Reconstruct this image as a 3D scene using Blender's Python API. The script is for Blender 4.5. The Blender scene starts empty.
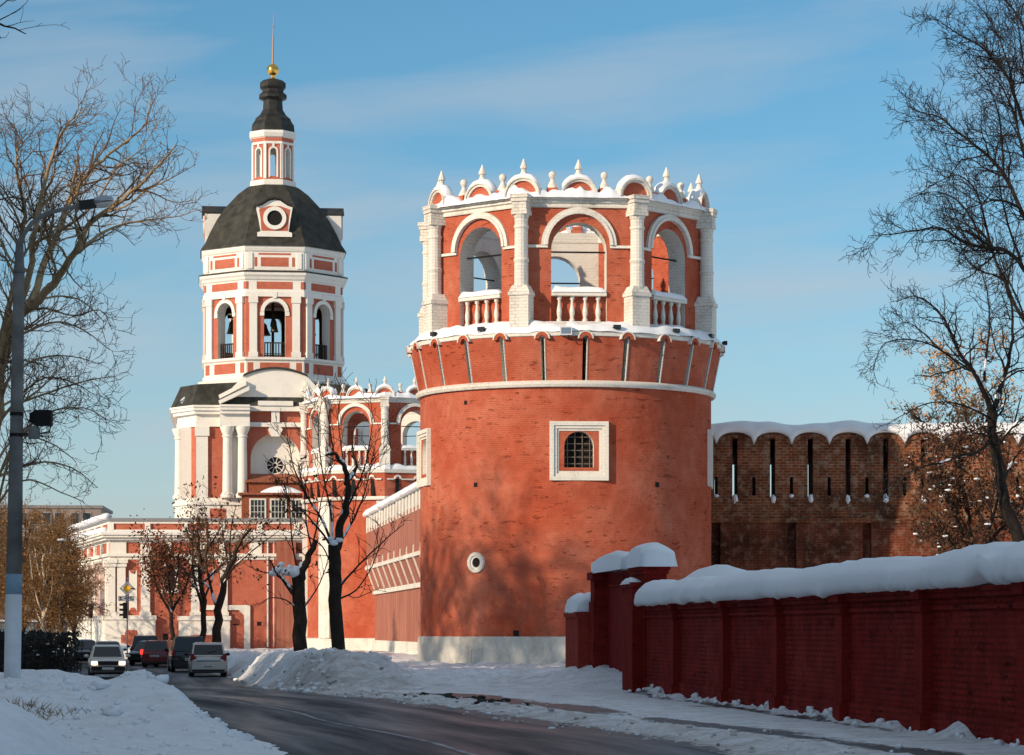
import bpy, math, random
from mathutils import Vector, Matrix, noise as mnoise
R = math.radians
sc = bpy.context.scene
col = sc.collection
F = 2750.0           # focal length in picture pixels
EYE = 1.7
HOR = 630.0          # picture row of the horizon

# ------------------------------------------------------------ camera
cam_d = bpy.data.cameras.new('camera')
cam_d.sensor_width = 36.0
cam_d.lens = F / 1024.0 * 36.0
cam_d.shift_y = (HOR - 377.5) / 1024.0
cam_d.clip_start = 0.5
cam_d.clip_end = 4000
cam = bpy.data.objects.new('camera', cam_d)
cam.location = (0, 0, EYE)
cam.rotation_euler = (R(90), 0, 0)
col.objects.link(cam)
sc.camera = cam

# ------------------------------------------------------------ sky, sun, exposure
SUN_EL = 20.5
SUN_AZ = 50.0        # degrees to the left of straight behind the camera
world = bpy.data.worlds.new('World')
sc.world = world
world.use_nodes = True
wn = world.node_tree.nodes
wl = world.node_tree.links
wn.clear()
w_out = wn.new('ShaderNodeOutputWorld')
w_bg = wn.new('ShaderNodeBackground')
w_sky = wn.new('ShaderNodeTexSky')
w_sky.sky_type = 'NISHITA'
w_sky.sun_disc = False
w_sky.sun_elevation = R(SUN_EL)
w_sky.sun_rotation = R(180 + SUN_AZ)
w_sky.air_density = 1.0
w_sky.dust_density = 0.15
w_sky.ozone_density = 5.0
w_bg.inputs['Strength'].default_value = 0.115
# thin drawn-out cirrus, laid out by direction in the sky
tc = wn.new('ShaderNodeTexCoord')
sep = wn.new('ShaderNodeSeparateXYZ')
wl.new(tc.outputs['Generated'], sep.inputs[0])
def wmath(op, a, b=None):
    n = wn.new('ShaderNodeMath'); n.operation = op
    for i, v in enumerate((a, b)):
        if v is None: continue
        if isinstance(v, (int, float)): n.inputs[i].default_value = v
        else: wl.new(v, n.inputs[i])
    return n.outputs[0]
ay = wmath('MAXIMUM', wmath('ABSOLUTE', sep.outputs['Y']), 0.05)
cu = wmath('DIVIDE', sep.outputs['X'], ay)
cv = wmath('DIVIDE', sep.outputs['Z'], ay)
cv2 = wmath('SUBTRACT', cv, wmath('MULTIPLY', cu, 0.085))
comb = wn.new('ShaderNodeCombineXYZ')
wl.new(wmath('MULTIPLY', cu, 4.0), comb.inputs[0])
wl.new(wmath('MULTIPLY', cv2, 24.0), comb.inputs[1])
cn = wn.new('ShaderNodeTexNoise')
cn.inputs['Scale'].default_value = 1.0
cn.inputs['Detail'].default_value = 5.0
cn.inputs['Roughness'].default_value = 0.5
cn.inputs['Distortion'].default_value = 0.3
wl.new(comb.outputs[0], cn.inputs['Vector'])
cr = wn.new('ShaderNodeValToRGB')
cr.color_ramp.elements[0].position = 0.43
cr.color_ramp.elements[0].color = (0, 0, 0, 1)
cr.color_ramp.elements[1].position = 0.74
cr.color_ramp.elements[1].color = (.78, .78, .78, 1)
wl.new(cn.outputs['Fac'], cr.inputs['Fac'])
w_hsv = wn.new('ShaderNodeHueSaturation')
w_hsv.inputs['Hue'].default_value = 0.484
w_hsv.inputs['Saturation'].default_value = 1.08
w_hsv.inputs['Value'].default_value = 1.0
wl.new(w_sky.outputs[0], w_hsv.inputs['Color'])
w_mix = wn.new('ShaderNodeMixRGB')
# unseen bright cloud layer added overhead to lift the light in shade
fill_veil = wn.new('ShaderNodeMapRange'); fill_veil.inputs['From Min'].default_value = 0.30; fill_veil.inputs['From Max'].default_value = 0.62
fill_veil.inputs['To Min'].default_value = 0.0; fill_veil.inputs['To Max'].default_value = 0.60
wl.new(sep.outputs['Z'], fill_veil.inputs['Value'])
low = wn.new('ShaderNodeMapRange'); low.inputs['From Min'].default_value = 0.0; low.inputs['From Max'].default_value = 0.17
low.inputs['To Min'].default_value = 0.48; low.inputs['To Max'].default_value = 0.0
wl.new(sep.outputs['Z'], low.inputs['Value'])
wl.new(wmath('MAXIMUM', wmath('ADD', cr.outputs['Color'], low.outputs[0]), fill_veil.outputs[0]), w_mix.inputs['Fac'])
wl.new(w_hsv.outputs[0], w_mix.inputs['Color1'])
w_mix.inputs['Color2'].default_value = (4.3, 4.8, 5.3, 1)
wl.new(w_mix.outputs[0], w_bg.inputs['Color'])
wl.new(w_bg.outputs[0], w_out.inputs['Surface'])

sun_d = bpy.data.lights.new('sun', 'SUN')
sun_d.energy = 4.6
sun_d.angle = R(0.53)
sun_d.color = (1.0, 0.80, 0.58)
sun = bpy.data.objects.new('sun', sun_d)
sdir = Vector((math.sin(R(SUN_AZ)) * math.cos(R(SUN_EL)), math.cos(R(SUN_AZ)) * math.cos(R(SUN_EL)), -math.sin(R(SUN_EL))))
sun.rotation_euler = sdir.to_track_quat('-Z', 'Y').to_euler()
sun.location = (-60, -40, 60)
col.objects.link(sun)

sc.view_settings.view_transform = 'Standard'
sc.view_settings.look = 'None'
sc.view_settings.exposure = 0.0
sc.view_settings.gamma = 1.0
sc.view_settings.use_curve_mapping = False
sc.cycles.max_bounces = 5
sc.cycles.diffuse_bounces = 3
sc.cycles.use_denoising = True

# ------------------------------------------------------------ helpers
def P(px, py, Z):
    return Vector(((px - 512.0) * Z / F, Z, EYE + (HOR - py) * Z / F))
def PX(px, Z): return (px - 512.0) * Z / F
def ZH(py, Z): return EYE + (HOR - py) * Z / F

class MB:
    """collects faces, then links them as one mesh object"""
    def __init__(s): s.v = []; s.f = []; s.m = []
    def face(s, pts, m=0):
        i = len(s.v); s.v.extend([tuple(p) for p in pts]); s.f.append(tuple(range(i, i + len(pts)))); s.m.append(m)
    def grid(s, rows, m=0, closed=False, cap0=False, cap1=False):
        n = len(rows[0]); b = len(s.v)
        for r in rows: s.v.extend([tuple(p) for p in r])
        for i in range(len(rows) - 1):
            for j in range(n if closed else n - 1):
                k = (j + 1) % n
                s.f.append((b + i*n + j, b + i*n + k, b + (i+1)*n + k, b + (i+1)*n + j)); s.m.append(m)
        if cap0: s.f.append(tuple(b + j for j in range(n - 1, -1, -1))); s.m.append(m)
        if cap1: s.f.append(tuple(b + (len(rows)-1)*n + j for j in range(n))); s.m.append(m)
    def box(s, x0, x1, y0, y1, z0, z1, m=0, M=None):
        p = [Vector((x, y, z)) for z in (z0, z1) for x, y in ((x0, y0), (x1, y0), (x1, y1), (x0, y1))]
        if M is not None: p = [M @ q for q in p]
        b = len(s.v); s.v.extend([tuple(q) for q in p])
        for f in ((0, 3, 2, 1), (4, 5, 6, 7), (0, 1, 5, 4), (1, 2, 6, 5), (2, 3, 7, 6), (3, 0, 4, 7)):
            s.f.append(tuple(b + i for i in f)); s.m.append(m)
    def prism(s, poly, z0, z1, m=0):
        """vertical prism from a counter-clockwise plan polygon"""
        a = [(x, y, z0) for x, y in poly]; c = [(x, y, z1) for x, y in poly]
        s.grid([a, c], m, True, True, True)
    def slab(s, poly, y0, y1, m=0):
        """polygon in the XZ plane (counter-clockwise seen from -Y) given depth y0 (front) .. y1"""
        a = [(x, y0, z) for x, z in poly]; c = [(x, y1, z) for x, z in poly]
        b = len(s.v); n = len(poly); s.v.extend(a); s.v.extend(c)
        s.f.append(tuple(b + i for i in range(n))); s.m.append(m)
        s.f.append(tuple(b + n + i for i in range(n - 1, -1, -1))); s.m.append(m)
        for i in range(n):
            k = (i + 1) % n
            s.f.append((b + i, b + n + i, b + n + k, b + k)); s.m.append(m)
    def ring(s, cx, cz, r0, r1, y0, y1, a0=0.0, a1=180.0, n=16, m=0):
        """arched band in the XZ plane, from angle a0 to a1 (degrees, 0 = +X)"""
        rows = []
        for i in range(n + 1):
            a = R(a0 + (a1 - a0) * i / n); c, q = math.cos(a), math.sin(a)
            rows.append([(cx + r1*c, y0, cz + r1*q), (cx + r1*c, y1, cz + r1*q), (cx + r0*c, y1, cz + r0*q), (cx + r0*c, y0, cz + r0*q)])
        full = abs(a1 - a0) >= 359.9
        s.grid(rows, m, True, not full, not full)
    def lathe(s, prof, n=24, m=0, cx=0, cy=0, a0=0.0, a1=360.0, cap=True):
        """profile [(r,z)...] from bottom to top round the vertical axis"""
        full = abs(a1 - a0) >= 359.9
        k = n if full else n + 1
        rows = [[(cx + r*math.cos(R(a0 + (a1-a0)*j/n)), cy + r*math.sin(R(a0 + (a1-a0)*j/n)), z) for j in range(k)] for r, z in prof]
        s.grid(rows, m, full, cap and full and prof[0][0] > 1e-4, cap and full and prof[-1][0] > 1e-4)
    def tube(s, pts, rad, n=5, m=0, caps=False):
        pts = [Vector(p) for p in pts]
        if not hasattr(rad, '__len__'): rad = [rad] * len(pts)
        rows = []; u = None
        for i, p in enumerate(pts):
            d = (pts[min(i+1, len(pts)-1)] - pts[max(i-1, 0)])
            if d.length < 1e-9: d = Vector((0, 0, 1))
            d.normalize()
            if u is None:
                u = d.cross(Vector((0.31, 0.9, 0.2)))
                if u.length < 1e-3: u = d.cross(Vector((1, 0, 0)))
            u = (u - d * u.dot(d))
            if u.length < 1e-6: u = d.orthogonal()
            u.normalize(); w = d.cross(u); r = rad[i]
            rows.append([p + (u*math.cos(2*math.pi*j/n) + w*math.sin(2*math.pi*j/n)) * r for j in range(n)])
        s.grid(rows, m, True, caps, caps)
    def blob(s, c, rx, ry, rz, nu=10, nv=6, m=0, jit=0.0, seed=0):
        rows = []
        for i in range(nv + 1):
            t = math.pi * i / nv - math.pi / 2
            row = []
            for j in range(nu):
                a = 2*math.pi*j/nu
                d = Vector((math.cos(t)*math.cos(a), math.cos(t)*math.sin(a), math.sin(t)))
                k = 1.0 + (jit * mnoise.noise(d*1.7 + Vector((seed*3.1, seed*1.7, 0))) if jit else 0)
                row.append((c[0]+d.x*rx*k, c[1]+d.y*ry*k, c[2]+d.z*rz*k))
            rows.append(row)
        s.grid(rows, m, True)
    def build(s, name, mats, parent=None, smooth=False, uv=None, loc=None, rz=0.0, angle=None):
        me = bpy.data.meshes.new(name)
        me.from_pydata(s.v, [], s.f)
        if not isinstance(mats, (list, tuple)): mats = [mats]
        for m in mats: me.materials.append(m)
        if len(mats) > 1: me.polygons.foreach_set('material_index', s.m)
        if smooth:
            me.polygons.foreach_set('use_smooth', [True] * len(s.f))
        if uv is not False: set_uv(me, uv)
        me.update()
        if smooth and angle: me.set_sharp_from_angle(angle=R(angle))
        o = bpy.data.objects.new(name, me)
        col.objects.link(o)
        if parent is not None: o.parent = parent
        if loc is not None: o.location = loc
        o.rotation_euler = (0, 0, rz)
        return o

def set_uv(me, cyl=None):
    """texture coordinates in metres: u along the wall, v up; cyl=(cx,cy,r) winds u round a drum"""
    ul = me.uv_layers.new(name='metres')
    co = [v.co for v in me.vertices]
    data = [0.0] * (2 * len(me.loops))
    for p in me.polygons:
        n = p.normal
        if cyl and abs(n.z) < 0.9:
            a0 = None
            for li in p.loop_indices:
                c = co[me.loops[li].vertex_index]
                a = math.atan2(c.y - cyl[1], c.x - cyl[0])
                if a0 is None: a0 = a
                while a - a0 > math.pi: a -= 2*math.pi
                while a - a0 < -math.pi: a += 2*math.pi
                data[2*li] = a * cyl[2]; data[2*li+1] = c.z
        elif abs(n.z) > 0.9:
            for li in p.loop_indices:
                c = co[me.loops[li].vertex_index]
                data[2*li] = c.x; data[2*li+1] = c.y
        else:
            L = math.hypot(n.x, n.y) or 1; tx, ty = -n.y / L, n.x / L
            for li in p.loop_indices:
                c = co[me.loops[li].vertex_index]
                data[2*li] = c.x*tx + c.y*ty; data[2*li+1] = c.z
    ul.data.foreach_set('uv', data)

def tag(o, label=None, cat=None, group=None, kind=None):
    if label: o['label'] = label
    if cat: o['category'] = cat
    if group: o['group'] = group
    if kind: o['kind'] = kind
    return o
def thing(name, label, cat, loc=(0, 0, 0), rz=0.0, group=None):
    o = bpy.data.objects.new(name, None); o.empty_display_size = 0.3
    col.objects.link(o); o.location = loc; o.rotation_euler = (0, 0, rz)
    return tag(o, label, cat, group)
def dup(o, parent=None, loc=None, rz=None):
    c = o.copy(); col.objects.link(c)
    if parent is not None: c.parent = parent
    elif o.parent is not None: c.parent = o.parent
    if loc is not None: c.location = loc
    if rz is not None: c.rotation_euler = (0, 0, rz)
    for ch in [x for x in o.children]: dup(ch, c)
    return c

# ------------------------------------------------------------ materials
def new_mat(name):
    m = bpy.data.materials.new(name); m.use_nodes = True
    nt = m.node_tree; b = nt.nodes['Principled BSDF']
    return m, nt, b
class NT:
    def __init__(s, nt): s.nt = nt
    def n(s, t, **k):
        x = s.nt.nodes.new(t)
        for a, v in k.items(): setattr(x, a, v)
        return x
    def link(s, a, b): s.nt.links.new(a, b)
    def coord(s, kind='Object'): return s.n('ShaderNodeTexCoord').outputs[kind]
    def mapping(s, vec, scale):
        m = s.n('ShaderNodeMapping'); m.inputs['Scale'].default_value = scale; s.link(vec, m.inputs['Vector']); return m.outputs[0]
    def noise(s, vec, scale, detail=4, rough=0.55, dist=0.0):
        x = s.n('ShaderNodeTexNoise'); x.inputs['Scale'].default_value = scale; x.inputs['Detail'].default_value = detail
        x.inputs['Roughness'].default_value = rough; x.inputs['Distortion'].default_value = dist
        s.link(vec, x.inputs['Vector']); return x.outputs['Fac']
    def ramp(s, fac, stops):
        r = s.n('ShaderNodeValToRGB'); e = r.color_ramp.elements
        while len(e) < len(stops): e.new(0.5)
        for q, (p, c) in zip(e, stops):
            q.position = p; q.color = (c, c, c, 1) if isinstance(c, (int, float)) else (*c, 1)
        s.link(fac, r.inputs['Fac']); return r.outputs['Color']
    def mix(s, fac, a, b, mode='MIX'):
        x = s.n('ShaderNodeMixRGB'); x.blend_type = mode
        for i, v in ((0, fac), (1, a), (2, b)):
            if isinstance(v, (int, float)): x.inputs[i].default_value = v if i == 0 else (v, v, v, 1)
            elif isinstance(v, tuple): x.inputs[i].default_value = (*v, 1)
            else: s.link(v, x.inputs[i])
        return x.outputs[0]
    def math(s, op, a, b=0.0):
        x = s.n('ShaderNodeMath'); x.operation = op
        for i, v in ((0, a), (1, b)):
            if isinstance(v, (int, float)): x.inputs[i].default_value = v
            else: s.link(v, x.inputs[i])
        return x.outputs[0]
    def bump(s, h, strength=0.5, dist=0.05, normal=None):
        x = s.n('ShaderNodeBump'); x.inputs['Strength'].default_value = strength; x.inputs['Distance'].default_value = dist
        s.link(h, x.inputs['Height'])
        if normal is not None: s.link(normal, x.inputs['Normal'])
        return x.outputs[0]
    def brick(s, vec, c1, c2, mortar, w=0.27, h=0.083, ms=0.012, bias=0.0):
        x = s.n('ShaderNodeTexBrick')
        x.inputs['Color1'].default_value = (*c1, 1); x.inputs['Color2'].default_value = (*c2, 1); x.inputs['Mortar'].default_value = (*mortar, 1)
        x.inputs['Scale'].default_value = 1.0; x.inputs['Mortar Size'].default_value = ms; x.inputs['Mortar Smooth'].default_value = 0.15
        x.inputs['Bias'].default_value = bias; x.inputs['Brick Width'].default_value = w; x.inputs['Row Height'].default_value = h
        s.link(vec, x.inputs['Vector']); return x

def plain(name, c, rough=0.7, metal=0.0, vary=0.0, scale=3.0, bump=0.0, spec=0.3):
    m, nt, b = new_mat(name); k = NT(nt)
    b.inputs['Roughness'].default_value = rough; b.inputs['Metallic'].default_value = metal
    b.inputs['Specular IOR Level'].default_value = spec
    b.inputs['Base Color'].default_value = (*c, 1)
    if vary or bump:
        f = k.noise(k.coord(), scale, 5)
        if vary:
            k.link(k.mix(k.ramp(f, [(0.3, 0.0), (0.7, 1.0)]), tuple(x*(1-vary) for x in c), tuple(min(1, x*(1+vary)) for x in c)), b.inputs['Base Color'])
        if bump: k.link(k.bump(f, bump, 0.04), b.inputs['Normal'])
    return m

def painted_brick(name, c, pale, dark, stain=0.5, courses=0.35, chips=0.5, rough=0.85, bw=0.27, bh=0.085, ms=.012):
    """limewashed brickwork: courses show through the paint, with flaked chips and faded patches"""
    m, nt, b = new_mat(name); k = NT(nt); uv = k.coord('UV'); ob = k.coord('Object')
    br = k.brick(uv, (1, 1, 1), (.75, .75, .75), (0, 0, 0), bw, bh, ms)
    big = k.noise(ob, 0.35, 5, 0.6); mid = k.noise(ob, 1.9, 5, 0.65)
    chipn = k.noise(k.mapping(uv, (1.6, 5.2, 1)), 1.0, 6, 0.7)
    cmask = k.math('MULTIPLY', k.ramp(chipn, [(0.59, 0.0), (0.65, 1.0)]), k.ramp(k.noise(ob, 0.55, 3), [(0.40, 0.0), (0.58, 1.0)]))
    base = k.mix(k.ramp(big, [(0.36, 0.0), (0.66, 1.0)]), c, pale)
    base = k.mix(k.math('MULTIPLY', k.ramp(mid, [(0.38, 1.0), (0.62, 0.0)]), stain), base, dark)
    patch = k.ramp(k.noise(ob, 0.8, 4, 0.6), [(.40, 0.25), (.62, 1.0)])
    base = k.mix(k.math('MULTIPLY', k.math('MULTIPLY', k.math('SUBTRACT', 1.0, br.outputs['Color']), courses*0.7), patch), base, dark)
    base = k.mix(k.math('MULTIPLY', cmask, chips), base, tuple(x*0.42 for x in dark))
    k.link(base, b.inputs['Base Color']); b.inputs['Roughness'].default_value = rough; b.inputs['Specular IOR Level'].default_value = 0.06
    h = k.math('ADD', k.math('MULTIPLY', br.outputs['Color'], courses), k.math('MULTIPLY', mid, 0.8))
    h = k.math('ADD', h, k.math('MULTIPLY', big, 2.5))
    h = k.math('SUBTRACT', h, k.math('MULTIPLY', cmask, 2.2*chips))
    k.link(k.bump(h, 1.0, 0.045), b.inputs['Normal'])
    return m

def bare_brick(name, c1, c2, mortar, rough=0.9, soot_shade=(.05, .03, .025), soot_shade_amt=0.5, bw=0.29, bh=0.10, ms=0.018, tint=None):
    m, nt, b = new_mat(name); k = NT(nt); uv = k.coord('UV'); ob = k.coord('Object')
    wob = k.n('ShaderNodeVectorMath'); wob.operation = 'ADD'
    nn = k.n('ShaderNodeTexNoise'); nn.inputs['Scale'].default_value = 1.6; k.link(uv, nn.inputs['Vector'])
    sc_ = k.n('ShaderNodeVectorMath'); sc_.operation = 'SCALE'; sc_.inputs['Scale'].default_value = 0.035; k.link(nn.outputs['Color'], sc_.inputs[0])
    k.link(uv, wob.inputs[0]); k.link(sc_.outputs[0], wob.inputs[1])
    br = k.brick(wob.outputs[0], c1, c2, mortar, bw, bh, ms)
    big = k.noise(ob, 0.5, 6, 0.65); mid = k.noise(ob, 2.6, 6, 0.7)
    col_ = k.mix(k.math('MULTIPLY', k.ramp(big, [(0.42, 0.0), (0.62, 1.0)]), soot_shade_amt), br.outputs['Color'], soot_shade)  # sooty patches, deepened to carry part of the wall's shade in colour
    if tint: col_ = k.mix(k.ramp(mid, [(0.5, 0.0), (0.66, 0.8)]), col_, tint)
    col_ = k.mix(k.ramp(mid, [(0.25, 0.55), (0.55, 0.0)]), col_, tuple(x*0.5 for x in c1))
    k.link(col_, b.inputs['Base Color']); b.inputs['Roughness'].default_value = rough; b.inputs['Specular IOR Level'].default_value = 0.06
    h = k.math('ADD', k.math('MULTIPLY', br.outputs['Fac'], -1.0), k.math('MULTIPLY', mid, 0.7))
    k.link(k.bump(h, 0.9, 0.03), b.inputs['Normal'])
    return m

def whitewash(name, c=(.78, .755, .70), grime=(.36, .32, .27), amt=0.5, brick=0.25, thr=(0.5, 0.72)):
    m, nt, b = new_mat(name); k = NT(nt); uv = k.coord('UV'); ob = k.coord('Object')
    big = k.noise(k.mapping(ob, (1.0, 1.0, 0.55)), 0.9, 6, 0.68); fine = k.noise(ob, 6.0, 5, 0.7)
    s = k.math('MULTIPLY', k.ramp(k.math('ADD', k.math('MULTIPLY', big, 0.65), k.math('MULTIPLY', fine, 0.35)), [(thr[0], 0.0), (thr[1], 1.0)]), amt)
    col_ = k.mix(s, c, grime)
    k.link(col_, b.inputs['Base Color']); b.inputs['Roughness'].default_value = 0.85; b.inputs['Specular IOR Level'].default_value = 0.06
    h = k.math('MULTIPLY', fine, 0.7)
    if brick:
        br = k.brick(uv, (1, 1, 1), (.8, .8, .8), (0, 0, 0), 0.3, 0.13, .016)
        h = k.math('ADD', h, k.math('MULTIPLY', br.outputs['Color'], brick))
        jm = k.math('MULTIPLY', k.math('MULTIPLY', br.outputs['Fac'], k.ramp(big, [(.4, 0.1), (.6, 1.0)])), min(.55, brick*.7))
        k.link(k.mix(jm, col_, tuple(x*.8 for x in grime)), b.inputs['Base Color'])
    k.link(k.bump(h, 0.8, 0.035), b.inputs['Normal'])
    return m

def snow_mat(name, c=(.86, .88, .91), dirt=None, dirt_amt=0.0, bump=0.5, scale=2.0, grain=18.0):
    m, nt, b = new_mat(name); k = NT(nt); ob = k.coord('Object')
    n1 = k.noise(ob, scale, 5, 0.6); n2 = k.noise(ob, grain, 4, 0.7)
    if dirt:
        f = k.math('MULTIPLY', k.ramp(k.math('ADD', k.math('MULTIPLY', n1, 0.6), k.math('MULTIPLY', n2, 0.4)), [(0.44, 0.0), (0.64, 1.0)]), dirt_amt)
        k.link(k.mix(f, c, dirt), b.inputs['Base Color'])
    else: b.inputs['Base Color'].default_value = (*c, 1)
    b.inputs['Roughness'].default_value = 0.65; b.inputs['Specular IOR Level'].default_value = 0.25
    h = k.math('ADD', k.math('MULTIPLY', n1, 1.0), k.math('MULTIPLY', n2, 0.25))
    k.link(k.bump(h, bump, 0.08), b.inputs['Normal'])
    return m

def bark_mat(name, c1, c2, scale=6.0):
    m, nt, b = new_mat(name); k = NT(nt); ob = k.coord('Object')
    f = k.noise(k.mapping(ob, (1, 1, 0.35)), scale, 5, 0.7)
    k.link(k.mix(k.ramp(f, [(0.35, 0.0), (0.65, 1.0)]), c1, c2), b.inputs['Base Color'])
    b.inputs['Roughness'].default_value = 0.9; b.inputs['Specular IOR Level'].default_value = 0.1
    k.link(k.bump(f, 0.8, 0.03), b.inputs['Normal'])
    return m

def emit_mat(name, c, s):
    m, nt, b = new_mat(name)
    b.inputs['Base Color'].default_value = (*c, 1)
    b.inputs['Emission Color'].default_value = (*c, 1); b.inputs['Emission Strength'].default_value = s
    return m

M_RED = painted_brick('red_limewash_brick', (.47, .098, .050), (.57, .190, .118), (.34, .062, .031), stain=0.45, courses=0.25, chips=0.36)
M_RED_FAR = painted_brick('red_church_paint', (.50, .145, .090), (.53, .175, .115), (.40, .10, .06), stain=0.4, courses=0.15, chips=0.25)
M_WHITE = whitewash('whitewash', (.79, .76, .69), (.42, .36, .29), 0.7, 0.2, (0.48, 0.70))
M_WHITE_W = whitewash('weathered_whitewash', (.77, .74, .67), (.42, .37, .30), 0.65, 0.5, (0.50, 0.68))
M_WHITE_FAR = whitewash('church_white', (.80, .77, .70), (.50, .46, .40), 0.45, 0.0, (0.5, 0.75))
M_PLINTH = whitewash('limestone_plinth', (.66, .64, .58), (.34, .32, .28), 0.7, 0.0, (0.46, 0.66))
M_SNOW = snow_mat('snow', bump=0.35)
M_SNOW_SOFT = snow_mat('snow_on_roofs', bump=0.15, scale=1.2, grain=9.0)
M_BANK = snow_mat('snow_bank_lumpy', (.82, .84, .87), (.42, .38, .34), 0.25, bump=0.9, scale=3.0, grain=14.0)
M_SLUSH = snow_mat('slush', (.62, .60, .58), (.16, .14, .12), 0.75, bump=1.0, scale=2.5, grain=12.0)
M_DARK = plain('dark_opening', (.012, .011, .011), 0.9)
M_IRON = plain('black_iron', (.02, .02, .022), 0.5, 0.6)
M_GLASS = plain('dark_window_glass', (.018, .022, .028), 0.08, 0.0, spec=0.6)
M_ROOF = plain('dark_weathered_roof', (.040, .039, .032), 0.8, 0.0, 0.5, 1.4, 0.5)
M_CAPROOF = plain('black_tin_cupola', (.030, .030, .027), 0.5, 0.2, 0.45, 2.0, 0.2)
M_GOLD = plain('gilt', (.85, .50, .11), 0.22, 1.0)
M_WOOD = plain('red_brown_boards', (.26, .075, .035), 0.7, 0.0, 0.3, 4.0, 0.2)
M_OLD = bare_brick('old_wall_brick', (.33, .080, .027), (.18, .042, .018), (.32, .20, .125), soot_shade=(.035, .017, .011), soot_shade_amt=0.85, bw=0.34, bh=0.125, ms=0.021, tint=(.36, .25, .17))
M_OLD_LOW = bare_brick('old_wall_brick_below', (.23, .048, .022), (.14, .030, .016), (.20, .11, .07), soot_shade=(.032, .017, .012), soot_shade_amt=0.85, bw=0.33, bh=0.115, ms=0.016, tint=(.30, .15, .10))
M_FENCE = painted_brick('fence_red_paint', (.29, .019, .015), (.34, .040, .030), (.12, .010, .008), stain=0.6, courses=1.3, chips=0.5, bw=0.30, bh=0.10, rough=0.9, ms=.02)
M_FENCE_P = painted_brick('fence_red_smooth', (.26, .017, .014), (.30, .030, .022), (.12, .010, .008), stain=0.5, courses=0.35, chips=0.3, rough=0.9)
M_BARK_PALE = bark_mat('pale_poplar_bark', (.40, .29, .17), (.24, .16, .09), 5.0)
M_BARK_TWIG = bark_mat('brown_twig_bark', (.17, .105, .060), (.10, .062, .038), 5.0)
M_BARK_DARK = bark_mat('black_bark', (.030, .024, .021), (.014, .012, .011), 6.0)
M_BARK_STREET = bark_mat('dark_linden_bark', (.050, .036, .028), (.022, .017, .014), 7.0)
M_BIRCH = bark_mat('birch_bark', (.62, .55, .44), (.30, .24, .17), 5.0)
M_LEAF_RUST = plain('rust_dry_leaves', (.17, .052, .022), 0.8, 0, 0.5, 2.0)
M_LEAF_TAN = plain('tan_dry_leaves', (.48, .27, .12), 0.8, 0, 0.35, 2.0)
M_LEAF_BROWN = plain('brown_dry_leaves', (.075, .036, .019), 0.8, 0, 0.6, 1.5)
M_CONCRETE = plain('grey_concrete_pole', (.17, .165, .155), 0.9, 0, 0.4, 2.0, 0.4, spec=.1)
M_GREYWHITE = plain('pole_white_paint', (.68, .70, .72), 0.6, 0, 0.1, 3.0)
M_BLUEBAND = plain('pole_blue_paint', (.23, .33, .42), 0.6, 0, 0.1, 3.0)
M_STEEL = plain('lamp_steel', (.35, .38, .42), 0.3, 0.8)
M_OFFICE = plain('office_concrete', (.24, .19, .165), 0.85, 0, 0.15, 0.4)
M_RUBBER = plain('tyre_rubber', (.015, .015, .015), 0.8)
M_TRIM = plain('car_black_plastic', (.02, .02, .021), 0.55)
M_RIM = plain('wheel_rim', (.28, .29, .30), 0.35, 0.7)
def streak_mat():
    m, nt, b = new_mat('faded_streaked_wall'); k = NT(nt); uv = k.coord('UV'); ob = k.coord('Object')
    st = k.noise(k.mapping(uv, (3.0, 0.09, 1)), 1.0, 6, 0.72); big = k.noise(ob, 0.3, 4)
    br = k.brick(uv, (1, 1, 1), (.8, .8, .8), (0, 0, 0), 0.3, 0.1)
    c = k.mix(k.ramp(st, [(0.38, 0.0), (0.62, 1.0)]), (.30, .080, .050), (.44, .20, .135))
    c = k.mix(k.ramp(big, [(0.42, 0.0), (0.62, 0.5)]), c, (.30, .085, .05))
    k.link(c, b.inputs['Base Color']); b.inputs['Roughness'].default_value = 0.9
    k.link(k.bump(k.math('ADD', k.math('MULTIPLY', br.outputs['Color'], 0.3), st), 0.6, 0.03), b.inputs['Normal'])
    return m
M_PINK = streak_mat()
# ------------------------------------------------------------ shared building pieces
def rotz(mb, i0, deg, dx=0.0, dy=0.0):
    c, s = math.cos(R(deg)), math.sin(R(deg))
    for i in range(i0, len(mb.v)):
        x, y, z = mb.v[i]; mb.v[i] = (x*c - y*s + dx, x*s + y*c + dy, z)

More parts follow.
